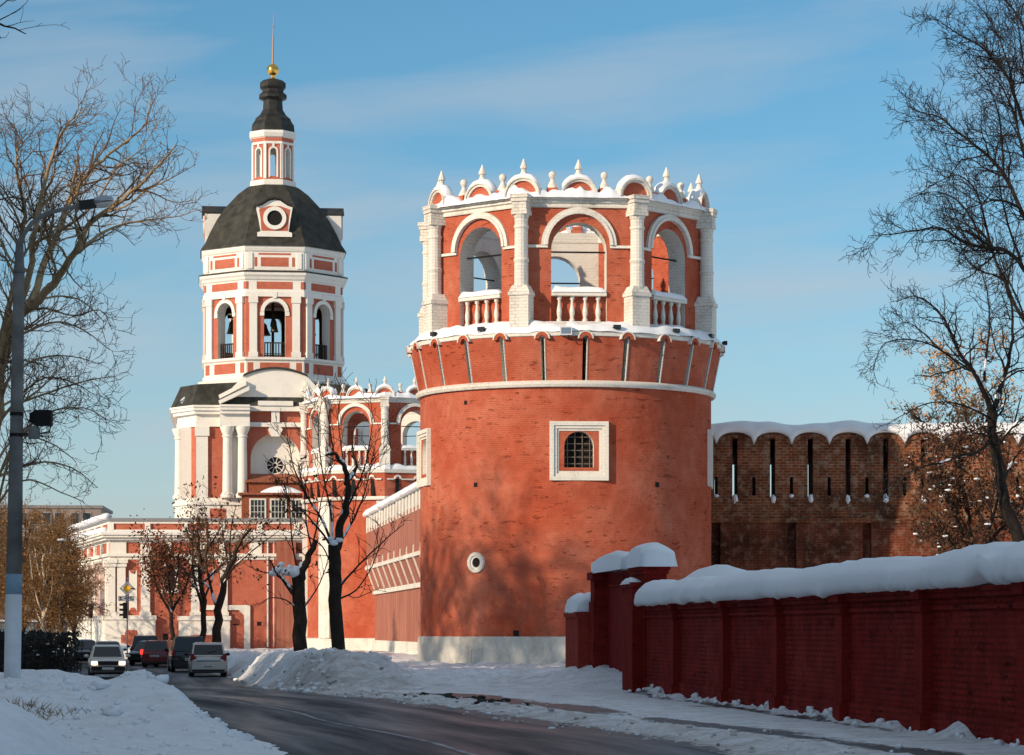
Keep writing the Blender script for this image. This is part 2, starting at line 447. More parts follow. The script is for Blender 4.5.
def panel(mb, wf, wb, z0, z1, y0, t, hw, zb, zs, mf=0, mbk=1, mj=2, n=14, r=None):
    """wall panel facing -Y with one round-headed opening; wf/wb = front/back half widths, zs = spring line"""
    r = r or hw
    arc = [(r*math.cos(math.pi*i/n), zs + r*math.sin(math.pi*i/n)) for i in range(n + 1)]   # right to left
    for (y, w, m, flip) in ((y0, wf, mf, False), (y0 + t, wb, mbk, True)):
        qs = [[(-w, z0), (-hw, z0), (-hw, zs), (-w, zs)], [(hw, z0), (w, z0), (w, zs), (hw, zs)],
              [(-w, zs), (-hw, zs), (-hw, z1), (-w, z1)], [(hw, zs), (w, zs), (w, z1), (hw, z1)]]
        if zb > z0 + 1e-4: qs.append([(-hw, z0), (hw, z0), (hw, zb), (-hw, zb)])
        for i in range(n):
            (xa, za), (xb, zb_) = arc[i], arc[i+1]
            qs.append([(xb, zb_), (xa, za), (xa, z1), (xb, z1)])
        for q in qs:
            p = [(x, y, z) for x, z in q]
            mb.face(p[::-1] if flip else p, m)
    out = [(hw, zb)] + arc + [(-hw, zb)]
    for i in range(len(out) - 1):
        (xa, za), (xb, zb_) = out[i], out[i+1]
        mb.face([(xa, y0, za), (xa, y0+t, za), (xb, y0+t, zb_), (xb, y0, zb_)], mj)
    mb.face([(-hw, y0, zb), (-hw, y0+t, zb), (hw, y0+t, zb), (hw, y0, zb)], mj)
    mb.face([(-wf, y0, z1), (wf, y0, z1), (wb, y0+t, z1), (-wb, y0+t, z1)], mf)

def octo(prof, phi0, m=0, mb=None, n=8):
    mb = mb or MB()
    mb.lathe(prof, n, m, 0, 0, phi0 - 90.0, phi0 + 270.0, cap=False)
    return mb

def lumpy_ring(rad, z, w, h, n, seed, amp=0.5, a0=0.0, a1=360.0, polar=None, over=0.25, cut=0.0):
    """ridge of snow lying on a ring-shaped ledge"""
    mb = MB(); rows = []
    for i in range(n + 1):
        a = R(a0 + (a1 - a0) * i / n)
        rr = rad if polar is None else polar(math.degrees(a))
        k = 1.0 + amp * mnoise.noise(Vector((math.cos(a)*6 + seed, math.sin(a)*6, seed*.7))) * 1.6
        k2 = 1.0 + amp * mnoise.noise(Vector((math.cos(a)*17 + seed, math.sin(a)*17, 3.1))) * 1.0
        hh = max(0.02, h * k * k2 - cut); ww = w * (0.75 + 0.25*k2)
        row = []
        for j in range(7):
            t = math.pi * j / 6
            x = rr + over*w + ww * math.cos(t); zz = z + hh * math.sin(t)**0.8 - (0.06 if j in (0, 6) else 0)
            row.append((math.sin(a)*x, -math.cos(a)*x, zz))
        rows.append(row)
    mb.grid(rows)
    return mb

def oct_polar(Rc, phi0):
    def f(phi):
        d = (phi - phi0) % 45.0
        return Rc * math.cos(R(22.5)) / math.cos(R(d - 22.5))
    return f

def gallery(root, Rp, phi0, white_inner=(), broken=(), dz=0.0, seed=1, skip_floods=True):
    """open arcaded crown of a corner tower: eight arches, columns, balustrades, gables and finials"""
    Rw = Rp - 0.28; ap = Rw * math.cos(R(22.5)); hf = Rw * math.sin(R(22.5)); t = 0.85
    hb = hf - t * math.tan(R(22.5))
    z0, z1 = 14.0 + dz, 18.82 + dz
    hw = 1.13; zs = 17.1 + dz
    mb = MB()
    for k in range(8):
        i0 = len(mb.v)
        panel(mb, hf, hb, z0, z1, -ap, t, hw, z0 + 0.05, zs, 0, 3 if k in white_inner else 1, 2)
        rotz(mb, i0, phi0 + 22.5 + 45*k)
    mb.build('gallery_wall', [M_RED, M_RED, M_WHITE_W, M_WHITE], root)
    # archivolt with impost band
    a = MB(); zc = 17.3 + dz
    a.ring(0, zc, 1.27, 1.53, -ap - 0.13, -ap + 0.05, 0, 180, 20)
    a.ring(0, zc, 1.27, 1.38, -ap - 0.19, -ap - 0.12, 0, 180, 20)
    for s in (-1, 1):
        x0, x1 = sorted((s*1.27, s*(hf - 0.05)))
        a.box(x0, x1, -ap - 0.10, -ap + 0.05, zc - 0.11, zc - 0.003)
    av = a.build('archivolt', M_WHITE, root, rz=R(phi0 + 22.5))
    for k in range(1, 8): dup(av, rz=R(phi0 + 22.5 + 45*k))
    # balustrade
    b = MB(); b.box(-hw + 0.01, hw - 0.01, -ap - 0.12, -ap + 0.30, 15.25 + dz, 15.40 + dz)
    bl = b.build('balustrade', M_WHITE, root, rz=R(phi0 + 22.5))
    pw = MB(); pw.box(-hw, hw, -ap + 0.26, -ap + 0.56, z0 + 0.06, 15.25 + dz)
    pw.build('parapet', M_RED, bl)
    w = MB()
    w.lathe([(.11, 14.1+dz), (.11, 14.30+dz), (.07, 14.34+dz), (.105, 14.55+dz), (.10, 14.68+dz), (.055, 14.95+dz), (.055, 15.08+dz), (.095, 15.12+dz), (.095, 15.25+dz)], 10, cx=0, cy=-ap + 0.08)
    wo = None
    for i in range(4):
        x = -hw + 0.34 + i * (2*hw - 0.68) / 3
        if wo is None: wo = w.build('baluster', M_WHITE, bl, smooth=True, angle=50); wo.location.x = x
        else: c = dup(wo); c.location.x = x
    sn = MB(); rows = []
    for i in range(15):
        x = -hw + 0.02 + (2*hw - 0.04) * i / 14
        h = 0.24 + 0.09*mnoise.noise(Vector((x*1.5, seed, 0))) if 0 < i < 14 else 0.04
        rows.append([(x, -ap + 0.08 + 0.24*math.cos(math.pi*j/6), 15.39 + dz + h*math.sin(math.pi*j/6)**.7) for j in range(7)])
    sn.grid(rows); sn.build('rail_snow', M_SNOW_SOFT, bl, smooth=True)
    for k in range(1, 8): dup(bl, rz=R(phi0 + 22.5 + 45*k))
    # tie rods
    r_ = MB(); r_.tube([(-hw - .1, -ap + t*0.55, zs - 0.02), (hw + .1, -ap + t*0.55, zs - 0.02)], 0.035, 6)
    ro = r_.build('tie_rod', M_IRON, root, rz=R(phi0 + 22.5))
    for k in range(1, 8): dup(ro, rz=R(phi0 + 22.5 + 45*k))
    # columns on pedestals at the corners
    p = MB(); q = -Rp
    p.box(-.40, .40, q - .27, q + .55, 13.72 + dz, 15.20 + dz)
    p.box(-.45, .45, q - .32, q + .50, 15.20 + dz, 15.36 + dz)
    p.grid([[(x*s, q + y*s2 + .06, z) for x, y in ((-1, -.36), (1, -.36), (1, .42), (-1, .42))] for z, s, s2 in ((15.36+dz, .43, .9), (15.62+dz, .31, .72))], 0, True)
    p.lathe([(.315, 15.55+dz), (.285, 15.75+dz), (.285, 16.55+dz), (.315, 16.6+dz), (.315, 16.68+dz), (.28, 16.73+dz), (.268, 17.9+dz), (.30, 17.94+dz), (.30, 18.04+dz), (.268, 18.08+dz), (.275, 18.30+dz), (.33, 18.48+dz)], 14, cx=0, cy=q + .06)
    p.box(-.33, .33, q - .27, q + .45, 18.48 + dz, 18.66 + dz)
    p.box(-.30, .30, q - .25, q + .45, 18.66 + dz, 18.98 + dz); p.box(-.34, .34, q - .30, q + .45, 18.98 + dz, 19.14 + dz); p.box(-.38, .38, q - .33, q + .45, 19.142 + dz, 19.29 + dz)
    po = p.build('column', M_WHITE_W, root, rz=R(phi0))
    for k in range(1, 8): dup(po, rz=R(phi0 + 45*k))
    # cornice
    c = octo([(Rw - .95, 18.82+dz), (Rw + .10, 18.82+dz), (Rw + .10, 18.98+dz), (Rw + .20, 19.02+dz), (Rw + .20, 19.13+dz), (Rw + .27, 19.17+dz), (Rw + .27, 19.26+dz), (Rw - .95, 19.26+dz), (Rw - .95, 18.82+dz)], phi0)
    c.build('cornice', M_WHITE_W, root)
    f = oct_polar(Rw + .02, phi0)
    lumpy_ring(0, 19.24+dz, .38, .29, 220, seed, .9, polar=f, over=.1).build('cornice_snow', M_SNOW_SOFT, root, smooth=True)
    # crest of round gables, each corner and each face
    zk = 19.28 + dz; yk = -(ap + .02)
    g = MB()
    g.ring(0, zk, .60, .76, yk - .10, yk + .38, 0, 180, 16); g.ring(0, zk, .69, .76, yk - .17, yk - .11, 0, 180, 16)
    lun = MB(); lun.slab([(.61*math.cos(math.pi*i/12), zk + .61*math.sin(math.pi*i/12)) for i in range(13)], yk, yk + .26)
    s_ = MB(); rows = []
    for i in range(13):
        an = R(28 + 124*i/12); h = .17 * math.sin(math.pi*i/12)**.5 + .03*mnoise.noise(Vector((i*.9, seed, 2)))
        rows.append([((.755 + h*q2)*math.cos(an), yk + yy, zk + (.755 + h*q2)*math.sin(an)) for yy, q2 in ((-.13, 0), (-.08, .8), (.12, 1.1), (.32, .8), (.37, 0))])
    s_.grid(rows)
    pin = MB()
    pin.lathe([(.12, zk+.48), (.12, zk+.64), (.23, zk+.68), (.23, zk+.76), (.12, zk+.98), (.09, zk+1.08), (.16, zk+1.12), (.15, zk+1.20), (.09, zk+1.34), (.02, zk+1.52)], 8, cx=0, cy=yk + .12)
    fin = MB(); fin.box(-.22, .22, yk - .04, yk + .40, zk, zk + .34)
    finw = MB(); finw.lathe([(.23, zk+.34), (.23, zk+.38), (.09, zk+.66), (.08, zk+.72), (.13, zk+.78), (.16, zk+.88), (.13, zk+.98), (.04, zk+1.04)], 10, cx=0, cy=yk + .18)
    g0 = None; f0 = None
    for k in range(16):
        phi = phi0 + 22.5*k
        shift = 0.0 if k % 2 else (Rw - ap)          # corner gables stand further out
        if g0 is None:
            g0 = g.build('round_gable', M_WHITE, root)
            lun.build('lunette', M_RED, g0); s_.build('gable_snow', M_SNOW_SOFT, g0, smooth=True); pin.build('pinnacle', M_WHITE, g0, smooth=True, angle=40)
            x = g0
        else: x = dup(g0)
        x.rotation_euler = (0, 0, R(phi)); x.location = (math.sin(R(phi))*shift, -math.cos(R(phi))*shift, 0)
        if k in broken:
            for ch in list(x.children):
                if ch.name.startswith('pinnacle'): bpy.data.objects.remove(ch)
        ph2 = phi + 11.25; d = (22.5*k + 11.25) % 45.0
        sh = ap / math.cos(R(d - 22.5)) - ap
        if f0 is None:
            f0 = fin.build('finial_post', M_RED, root); finw.build('ball_finial', M_WHITE, f0, smooth=True, angle=50); y = f0
        else: y = dup(f0)
        y.rotation_euler = (0, 0, R(ph2)); y.location = (math.sin(R(ph2))*sh, -math.cos(R(ph2))*sh, 0)

def framed_window(root, phi, Rd, zc, hw_out, blind, name='window'):
    """square white stepped frame round a red field with an arched, barred opening"""
    y = -Rd
    w = MB(); h = hw_out
    def sq(mb, a, b, y0, y1, m=0):       # square frame between half sizes a (outer) and b (inner)
        mb.box(-a, a, y0, y1, zc + b, zc + a, m); mb.box(-a, a, y0, y1, zc - a, zc - b, m)
        mb.box(-a, -b, y0, y1, zc - b, zc + b, m); mb.box(b, a, y0, y1, zc - b, zc + b, m)
    sq(w, h, h - .16, y - .045, y + .34); sq(w, h - .165, h - .28, y + .01, y + .34); sq(w, h - .285, h - .38, y + .07, y + .34)
    o = w.build(name, M_WHITE, root, rz=R(phi))
    p = MB(); ow = .60; k = h - .384
    i0 = len(p.v)
    panel(p, k, k, -k, k, y + .10, .45, ow, -.66, .20, 0, 1, 2, 12, None)
    for i in range(i0, len(p.v)): p.v[i] = (p.v[i][0], p.v[i][1], p.v[i][2] + zc)
    p.build('reveal', [M_RED, M_RED, M_WHITE], o)
    bk = MB(); bk.box(-k, k, y + .56, y + .60, zc - k, zc + k)
    bk.build('blind_panel' if blind else 'pane', M_WHITE_W if blind else M_DARK, o)
    if not blind:
        gr = MB()
        for i in range(4):
            x = -.45 + .30*i; gr.box(x - .018, x + .018, y + .30, y + .335, zc - .66, zc + .20 + math.sqrt(max(0, .36 - x*x)))
        for i in range(5):
            zz = zc - .50 + .27*i; gr.box(-.60, .60, y + .34, y + .37, zz - .018, zz + .018)
        gr.build('grille', plain('rusty_grille', (.16, .12, .09), .7), o)
    return o

# ------------------------------------------------------------ the round corner tower
T1X, T1Y = 2.28, 117.0
t1 = thing('corner_tower', 'big round red brick tower with white arcaded crown in the foreground', 'tower', (T1X, T1Y, 0))
RD = 6.18
def drum_with_holes(z0, z1, wins):
    angs = set(round(-180 + 4*i, 3) for i in range(90)); zsv = {z0, z1, 2.2, 3.2, 4.2, 5.2, 6.2, 7.2, 8.2, 9.2, 10.4}
    for phi, zc, h in wins:
        d = math.degrees(math.asin(h / RD)); angs |= {round(phi - d, 3), round(phi + d, 3)}; zsv |= {zc - h, zc + h}
    angs = sorted(((a + 180) % 360) - 180 for a in angs); zsv = sorted(zsv)
    mb = MB()
    for i in range(len(angs)):
        a, b = angs[i], angs[(i+1) % len(angs)]
        if b < a: b += 360
        if b - a < 1e-6: continue
        mid = (a + b) / 2
        for j in range(len(zsv) - 1):
            za, zb = zsv[j], zsv[j+1]; zm = (za + zb)/2
            if any(abs(((mid - phi + 180) % 360) - 180) < math.degrees(math.asin(h / RD)) and abs(zm - zc) < h for phi, zc, h in wins): continue
            mb.face([(math.sin(R(q))*RD, -math.cos(R(q))*RD, z) for q, z in ((a, za), (b, za), (b, zb), (a, zb))])
    return mb
WINS = [(4.0, 8.92, 1.15), (-77.4, 8.92, 1.15), (84.0, 8.92, 1.15)]
dm = drum_with_holes(1.3, 11.58, WINS)
do = dm.build('drum_wall', M_RED, t1, uv=(0, 0, RD))
import bmesh
bm_ = bmesh.new(); bm_.from_mesh(do.data); bmesh.ops.remove_doubles(bm_, verts=bm_.verts, dist=1e-4); bm_.to_mesh(do.data); bm_.free()
do.data.polygons.foreach_set('use_smooth', [True]*len(do.data.polygons)); do.data.update()
for i, (phi, zc, h) in enumerate(WINS): framed_window(t1, phi, RD, zc, 1.19, i == 1)
pl = MB(); pl.lathe([(RD - .3, -.7), (RD + .10, -.7), (RD + .10, 1.36), (RD + .04, 1.43), (RD - .02, 1.44)], 90, cap=False)
plo = pl.build('plinth', M_PLINTH, t1, smooth=True, uv=(0, 0, RD), angle=40)
v = MB(); v.box(-.30, .30, -RD - .13, -RD - .05, .30, .36); v.box(-.30, .30, -RD - .13, -RD - .05, .90, .96); v.box(-.30, -.24, -RD - .13, -RD - .05, .36, .90); v.box(.24, .30, -RD - .13, -RD - .05, .36, .90)
v.build('plinth_vent', M_PLINTH, t1, rz=R(-36.5))
# porthole
ph = MB(); yp = -RD
ph.ring(0, 4.45, .29, .42, yp - .10, yp + .12, 0, 360, 28); ph.ring(0, 4.45, .20, .295, yp - .045, yp + .12, 0, 360, 28)
pho = ph.build('porthole', M_WHITE, t1, rz=R(-37.0), smooth=True, angle=40)
pd = MB(); pd.slab([(.21*math.cos(2*math.pi*i/20), 4.45 + .21*math.sin(2*math.pi*i/20)) for i in range(20)], yp - .012, yp + .1)
pd.build('porthole_pane', M_DARK, pho)
for phi, z, s in ((-37.5, 7.62, .09), (36.0, 7.62, .10), (-42.5, 11.0, .08), (-20.0, 1.56, .12)):
    q = MB(); q.box(-s, s, -RD - .012, -RD + .1, z - s, z + s); q.build('putlog_hole', M_DARK, t1, rz=R(phi))
# string course under the machicolation
sc_ = MB(); sc_.lathe([(RD - .05, 11.50), (RD + .14, 11.50), (RD + .20, 11.58), (RD + .20, 11.68), (RD + .10, 11.76), (RD - .1, 11.76)], 96, cap=False)
sc_.build('string_course', M_WHITE_W, t1, smooth=True, angle=50)
# machicolation: flared panels parted by slots
fl = MB(); NS = 24; off = -9.2; sw = .85
def fr(z): return RD + .06 + (z - 11.7) / (13.5 - 11.7) * .36
for k in range(NS):
    a0 = off + 15*k + sw; a1 = off + 15*(k+1) - sw
    zz = [11.70, 12.3, 12.9, 13.5]; N = 4
    aa = [a0 + (a1 - a0)*i/N for i in range(N + 1)]
    for j in range(3):
        for i in range(N):
            fl.face([(math.sin(R(a))*fr(z), -math.cos(R(a))*fr(z), z) for a, z in ((aa[i], zz[j]), (aa[i+1], zz[j]), (aa[i+1], zz[j+1]), (aa[i], zz[j+1]))], 0)
    for a, fl_ in ((a0, True), (a1, False)):
        q = [(math.sin(R(a))*r, -math.cos(R(a))*r, z) for r, z in ((fr(11.7), 11.7), (5.6, 11.7), (5.6, 13.5), (fr(13.5), 13.5))]
        fl.face(q[::-1] if fl_ else q, 1)
    # thin white lip on the slot edge
    for a in (a0 - .08,):
        pts = [(math.sin(R(a))*(fr(z) + .01), -math.cos(R(a))*(fr(z) + .01), z) for z in (11.7, 12.6, 13.42)]
        fl.tube(pts, .032, 4, 1)
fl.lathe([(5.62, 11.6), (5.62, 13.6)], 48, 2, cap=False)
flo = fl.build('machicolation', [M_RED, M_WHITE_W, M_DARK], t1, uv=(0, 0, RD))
hd = MB(); rr = fr(13.45)
hd.ring(0, 13.40, .13, .27, -rr - .16, -rr + .25, 0, 180, 10, 0); hd.ring(0, 13.40, .27, .32, -rr - .18, -rr + .25, 0, 180, 10, 1)
ho = hd.build('slot_hood', [M_RED, M_WHITE], t1, rz=R(off))
for k in range(1, NS): dup(ho, rz=R(off + 15*k))
lg = MB(); lg.lathe([(5.7, 13.44), (6.54, 13.50), (6.65, 13.52), (6.67, 13.66), (6.62, 13.74), (6.15, 14.12), (5.6, 14.2)], 96, cap=False)
lg.build('ledge', M_WHITE, t1, smooth=True, angle=35, uv=(0, 0, 6.7))
ls = MB(); rows = []
for i in range(241):
    a = 2*math.pi*i/240; ca, sa = math.cos(a), math.sin(a); row = []
    for j in range(9):
        t = j/8.0; r = 6.72 - .95*t
        base = 13.64 + .55*t
        k = mnoise.noise(Vector((ca*5 + 2, sa*5, t*1.5))) + .6*mnoise.noise(Vector((ca*14, sa*14, t*3 + 5)))
        h = (.22 + .20*k) * math.sin(math.pi*min(1, t*1.15 + .08))**.6 + (-.05 if j in (0,) else 0)
        ov = .05*k if j < 2 else 0
        row.append((sa*(r + ov), -ca*(r + ov), base + h))
    rows.append(row)
ls.grid(rows); ls.build('ledge_snow', M_SNOW_SOFT, t1, smooth=True)
gallery(t1, 6.22, -18.0, white_inner=(4, 5), broken=(2,), seed=3)
fg = MB(); fg.lathe([(0.01, 14.05), (5.6, 14.05)], 48); fg.build('gallery_floor', M_SNOW_SOFT, t1)
# floodlights standing on the ledge
def floodlight(phi, label, first=None, white=False, r=6.62, z=13.78):
    loc = (T1X + math.sin(R(phi))*r, T1Y - math.cos(R(phi))*r, z)
    if first is None:
        o = thing('floodlight', label, 'floodlight', loc, R(phi), 'floodlights on the tower ledge')
        b = MB(); b.grid([[(x*s, y, .16 + zz*s) for x, zz in ((-.20, -.11), (.20, -.11), (.20, .11), (-.20, .11))] for y, s in ((-.16, 1.0), (.02, 1.0), (.14, .6))], 0, True, True, True)
        o.scale = (.72, .72, .72)
        b.build('housing', M_TRIM, o)
        g = MB(); g.box(-.17, .17, -.168, -.155, .08, .24); g.build('lens', M_GLASS, o)
        s = MB(); s.tube([(-.22, 0, .16), (-.22, 0, -.06), (.22, 0, -.06), (.22, 0, .16)], .02, 5); s.build('bracket', M_IRON, o)
        return o
    o = dup(first, None, loc, R(phi)); o['label'] = label
    return o
fl0 = floodlight(-56, 'small floodlight on the snowy ledge beside the left outer column')
for phi, lab in ((-32, 'small floodlight on the ledge below the left arch, just left of the second column'),
                 (17, 'small floodlight on the ledge below the right half of the middle arch'),
                 (41.5, 'small floodlight on the ledge just right of the third column'),
                 (64, 'small floodlight on the ledge before the right outer column'),
                 (89, 'small dark floodlight jutting from the right edge of the ledge')):
    floodlight(phi, lab, fl0, r=6.62 if phi < 85 else 6.75)
cb = thing('junction_box', 'small white electrical box fixed to the tower ledge above a slot', 'box', (T1X + math.sin(R(-1))*6.80, T1Y - math.cos(R(-1))*6.80, 13.52), R(-1))
b = MB(); b.box(-.24, .24, -.12, .12, 0, .34); b.build('case', M_GREYWHITE, cb)
b = MB(); b.box(-.19, .19, -.135, -.122, .05, .29); b.build('cover', M_STEEL, cb)
b = MB(); b.tube([(.1, 0, 0), (.1, -.02, -.15), (.3, .02, -.2)], .02, 5); b.build('cable', M_IRON, cb)

# ------------------------------------------------------------ the polygonal tower further back
T2X, T2Y = -9.55, 213.0
t2 = thing('corner_tower', 'distant red brick tower with arcaded crown between bell tower and round tower', 'tower', (T2X, T2Y, 0))
R2 = 6.75
b = octo([(R2 - .25, -.7), (R2 - .25, 11.55)], 0); b.build('octagonal_wall', M_RED, t2)
b = octo([(R2 - .25, -.7), (R2 + .02, -.7), (R2 + .02, 1.0), (R2 - .1, 1.08), (R2 - .3, 1.1)], 0); b.build('plinth', M_WHITE_W, t2)
for k in range(8):
    b = MB(); b.box(-.62, .62, -R2 + .10, -R2 + .8, 1.1, 11.4); b.build('quoin', M_WHITE_W, t2, rz=R(45*k))
b = octo([(R2 - .3, 11.5), (R2 + .02, 11.5), (R2 + .08, 11.62), (R2 + .02, 11.75), (R2 - .3, 11.76)], 0); b.build('string_course', M_WHITE_W, t2)
b = octo([(R2 - .14, 11.7), (R2 + .18, 13.55)], 0); b.build('machicolation', M_RED, t2)
for k in range(8):
    apo = (R2 + .05)*math.cos(R(22.5))
    hd = MB()
    for i in range(3):
        x = -1.6 + 1.6*i
        hd.box(x - .14, x + .14, -apo - .05, -apo + .3, 11.8, 13.05, 1)
        hd.ring(x, 13.05, .17, .30, -apo - .19, -apo + .2, 0, 180, 10, 0)
        hd.box(x - .30, x - .17, -apo - .14, -apo + .2, 11.8, 13.05, 0) if False else None
        if i < 2: hd.box(x + .30, x + 1.30, -apo - .19, -apo + .2, 12.98, 13.08, 0)
    hd.box(-2.4, -1.9, -apo - .19, -apo + .2, 12.98, 13.08, 0); hd.box(1.9, 2.4, -apo - .19, -apo + .2, 12.98, 13.08, 0)
    hd.build('corbel_band', [M_WHITE, M_DARK], t2, rz=R(22.5 + 45*k))
b = octo([(R2 - .8, 13.5), (R2 + .26, 13.5), (R2 + .30, 13.75), (R2 - .3, 14.1), (R2 - .8, 14.1)], 0); b.build('ledge', M_WHITE_W, t2)
f = oct_polar(R2 - .1, 0)
lumpy_ring(0, 13.85, .30, .26, 160, 9, .8, polar=f, over=.1).build('ledge_snow', M_SNOW_SOFT, t2, smooth=True)
gallery(t2, 6.6, 0.0, white_inner=(2, 3), seed=8)
# ------------------------------------------------------------ the gate bell tower
bt = thing('bell_tower', 'tall red and white baroque bell tower with black dome and gilt ball', 'bell tower', (-21.22, 244.0, 0), R(6.5))
WF, RF = M_WHITE_FAR, M_RED_FAR
def boxo(name, mat, parent, *boxes, rz=0.0):
    b = MB()
    for q in boxes: b.box(*q)
    return b.build(name, mat, parent, rz=rz)
# lower block: plan with cut corners
FR, SD = -8.0, 8.25
plan = [(-6.7, FR), (-2.5, FR), (-2.5, FR + 1.2), (2.5, FR + 1.2), (2.5, FR), (6.7, FR), (SD, -5.0), (SD, 5.0), (6.7, 8.0), (-6.7, 8.0), (-SD, 5.0), (-SD, -5.0)]
plan_o = [(-6.7, FR), (6.7, FR), (SD, -5.0), (SD, 5.0), (6.7, 8.0), (-6.7, 8.0), (-SD, 5.0), (-SD, -5.0)]
def outset(poly, d):
    r = []
    n = len(poly)
    for i in range(n):
        p, a, c = Vector(poly[i]), Vector(poly[i-1]), Vector(poly[(i+1) % n])
        e1 = (p - a).normalized(); e2 = (c - p).normalized()
        n1 = Vector((e1.y, -e1.x)); n2 = Vector((e2.y, -e2.x)); m = (n1 + n2); m = m / max(0.3, m.dot(n1) if m.length else 1)
        r.append((p.x + m.x*d, p.y + m.y*d))
    return r
b = MB(); b.prism(plan, 8.0, 20.9); b.build('block_wall', RF, bt)
b = MB(); b.prism(outset(plan_o, .35), 8.0, 12.4); b.prism(outset(plan_o, .5), 12.4, 12.75); b.prism(outset(plan_o, .3), 12.75, 13.0); b.build('pedestal', WF, bt)
for x0, x1 in ((-5.6, -4.2), (-7.9, -6.9), (4.2, 5.6)): boxo('pedestal_panel', RF, bt, (x0, x1, FR - .365, FR - .2, 11.0, 12.1)) if abs(x0) < 6 else None
# recessed arch bay
b = MB(); i0 = 0
panel(b, 2.5, 2.5, 13.0, 20.9, FR, .9, 2.12, 13.05, 16.4, 0, 0, 1, 20); b.build('arch_bay', [RF, WF], bt)
boxo('tympanum', WF, bt, (-2.4, 2.4, FR + .92, FR + 1.19, 13.0, 19.0))
b = MB(); b.slab([(.74*math.cos(math.pi*2*i/24), 15.9 + .74*math.sin(math.pi*2*i/24)) for i in range(24)], FR + .88, FR + 1.0)
ro = b.build('rosette_window', M_DARK, bt)
b = MB(); b.ring(0, 15.9, .70, .80, FR + .83, FR + .95, 0, 360, 24); b.ring(0, 15.9, .16, .24, FR + .84, FR + .95, 0, 360, 12)
for i in range(10):
    a = R(36*i); b.slab([(.2*math.cos(a) - .03*math.sin(a), 15.9 + .2*math.sin(a) + .03*math.cos(a)), (.2*math.cos(a) + .03*math.sin(a), 15.9 + .2*math.sin(a) - .03*math.cos(a)), (.72*math.cos(a) + .03*math.sin(a), 15.9 + .72*math.sin(a) - .03*math.cos(a)), (.72*math.cos(a) - .03*math.sin(a), 15.9 + .72*math.sin(a) + .03*math.cos(a))], FR + .85, FR + .93)
b.build('spokes', WF, ro)
b = MB(); b.slab([(-.35, 18.3), (.35, 18.3), (.62, 18.9), (.4, 19.25), (0, 19.4), (-.4, 19.25), (-.62, 18.9)], FR - .25, FR + .1); b.build('shell_keystone', WF, bt)
# columns
def colm(x, y, name, r=.42, z0=13.0, z1=19.1):
    b = MB(); b.lathe([(r + .16, z0), (r + .16, z0 + .3), (r + .02, z0 + .42), (r, z0 + .6), (r - .05, z1 - .95), (r + .04, z1 - .9), (r + .04, z1 - .8), (r - .04, z1 - .75), (r + .22, z1 - .12), (r + .22, z1)], 16, cx=0, cy=0)
    return b.build(name, WF, bt, smooth=True, angle=40, loc=(x, y, 0))
for x in (-4.1, -2.82, 2.82, 4.1): colm(x, FR - .55, 'column')
for s in (-1, 1):
    colm(s*(SD - .1), -5.0, 'column', .46)
    boxo('pilaster', WF, bt, (s*6.25 - .5, s*6.25 + .5, FR - .22, FR + .1, 13.0, 18.3), (s*6.25 - .62, s*6.25 + .62, FR - .34, FR + .1, 18.3, 19.1))
    cx, cy = (6.7 + SD)/2*s, -6.5
    boxo('pilaster', WF, bt, (cx - .62, cx + .62, cy - .6, cy + .3, 13.0, 19.1))
    boxo('column_backing', WF, bt, (s*3.45 - .35, s*3.45 + .35, FR - .12, FR + .1, 13.0, 19.1))
# entablature with breaks over the column pairs
ent = MB()
for d, a, c in ((.18, 19.1, 19.55), (.12, 19.55, 20.15), (.5, 20.15, 20.45), (.68, 20.45, 20.72), (.78, 20.72, 20.9)):
    po = outset(plan_o, d); ent.prism(po[1:] + po[:1], a, c) if False else None
    # left, right and back runs, leaving the arch bay's red frieze open
    for s in (-1, 1):
        pts = [(s*2.35, FR - d), (s*(6.7 + d*.4), FR - d), (s*(SD + d), -5.0 - d*.3), (s*(SD + d), 8.0), (s*2.35, 8.0)]
        if s < 0: pts = pts[::-1]
        ent.prism(pts, a, c)
        x0, x1 = sorted((s*2.2, s*4.75)); ent.box(x0, x1, FR - d - .85, FR - d + .002, a, c)
ent.box(-2.36, 2.36, FR - .30, FR + .1, 19.12, 19.5); ent.box(-2.36, 2.36, FR - .65, FR + .1, 20.45, 20.88); ent.box(-.35, .35, FR - .45, FR + .1, 19.5, 20.45)
ent.build('entablature', WF, bt)
# roof and curved front gable
o8 = [(7.0*math.sin(R(22.5 + 45*k)), -7.0*math.cos(R(22.5 + 45*k))) for k in range(-1, 7)]
RO_ = 6.6; rf = MB(); pl8 = outset(plan_o, .7); pl9 = outset(plan_o, -.15)
order = [0, 1, 2, 3, 4, 5, 6, 7]
rows = [[(x, y, 20.9) for x, y in pl8], [(x, y, 22.75) for x, y in pl9], [(x, y, 23.1) for x, y in o8]]
rf.grid(rows, 0, True); rf.build('hip_roof', M_ROOF, bt)
b = octo([(RO_ + .55, 22.7), (RO_ + .55, 23.35), (RO_, 23.5)], 22.5); b.build('octagon_base', WF, bt)
gb = MB(); pts = [(-4.7, 20.9), (4.7, 20.9), (4.5, 21.6), (2.7, 23.45)]
for i in range(1, 10): x = 2.7 - 5.4*i/10; pts.append((x, 23.45 + .62*(1 - (x/2.7)**2)))
pts += [(-2.7, 23.45), (-4.5, 21.6)]
gb.slab(pts, FR - .35, FR + 2.2); gb.build('curved_gable', WF, bt)
b = MB()
for s in (-1, 1):
    for k, (dx, dz_) in enumerate(((0, 0), (.25, .5))):
        q = [(s*(4.75), 20.95 + dz_), (s*(2.25 + dx), 22.15 + dz_), (s*(2.25 + dx), 22.5 + dz_), (s*(4.85), 21.25 + dz_)]
        b.slab(q if s < 0 else q[::-1], FR - 1.4 + .5*k, FR - .3)
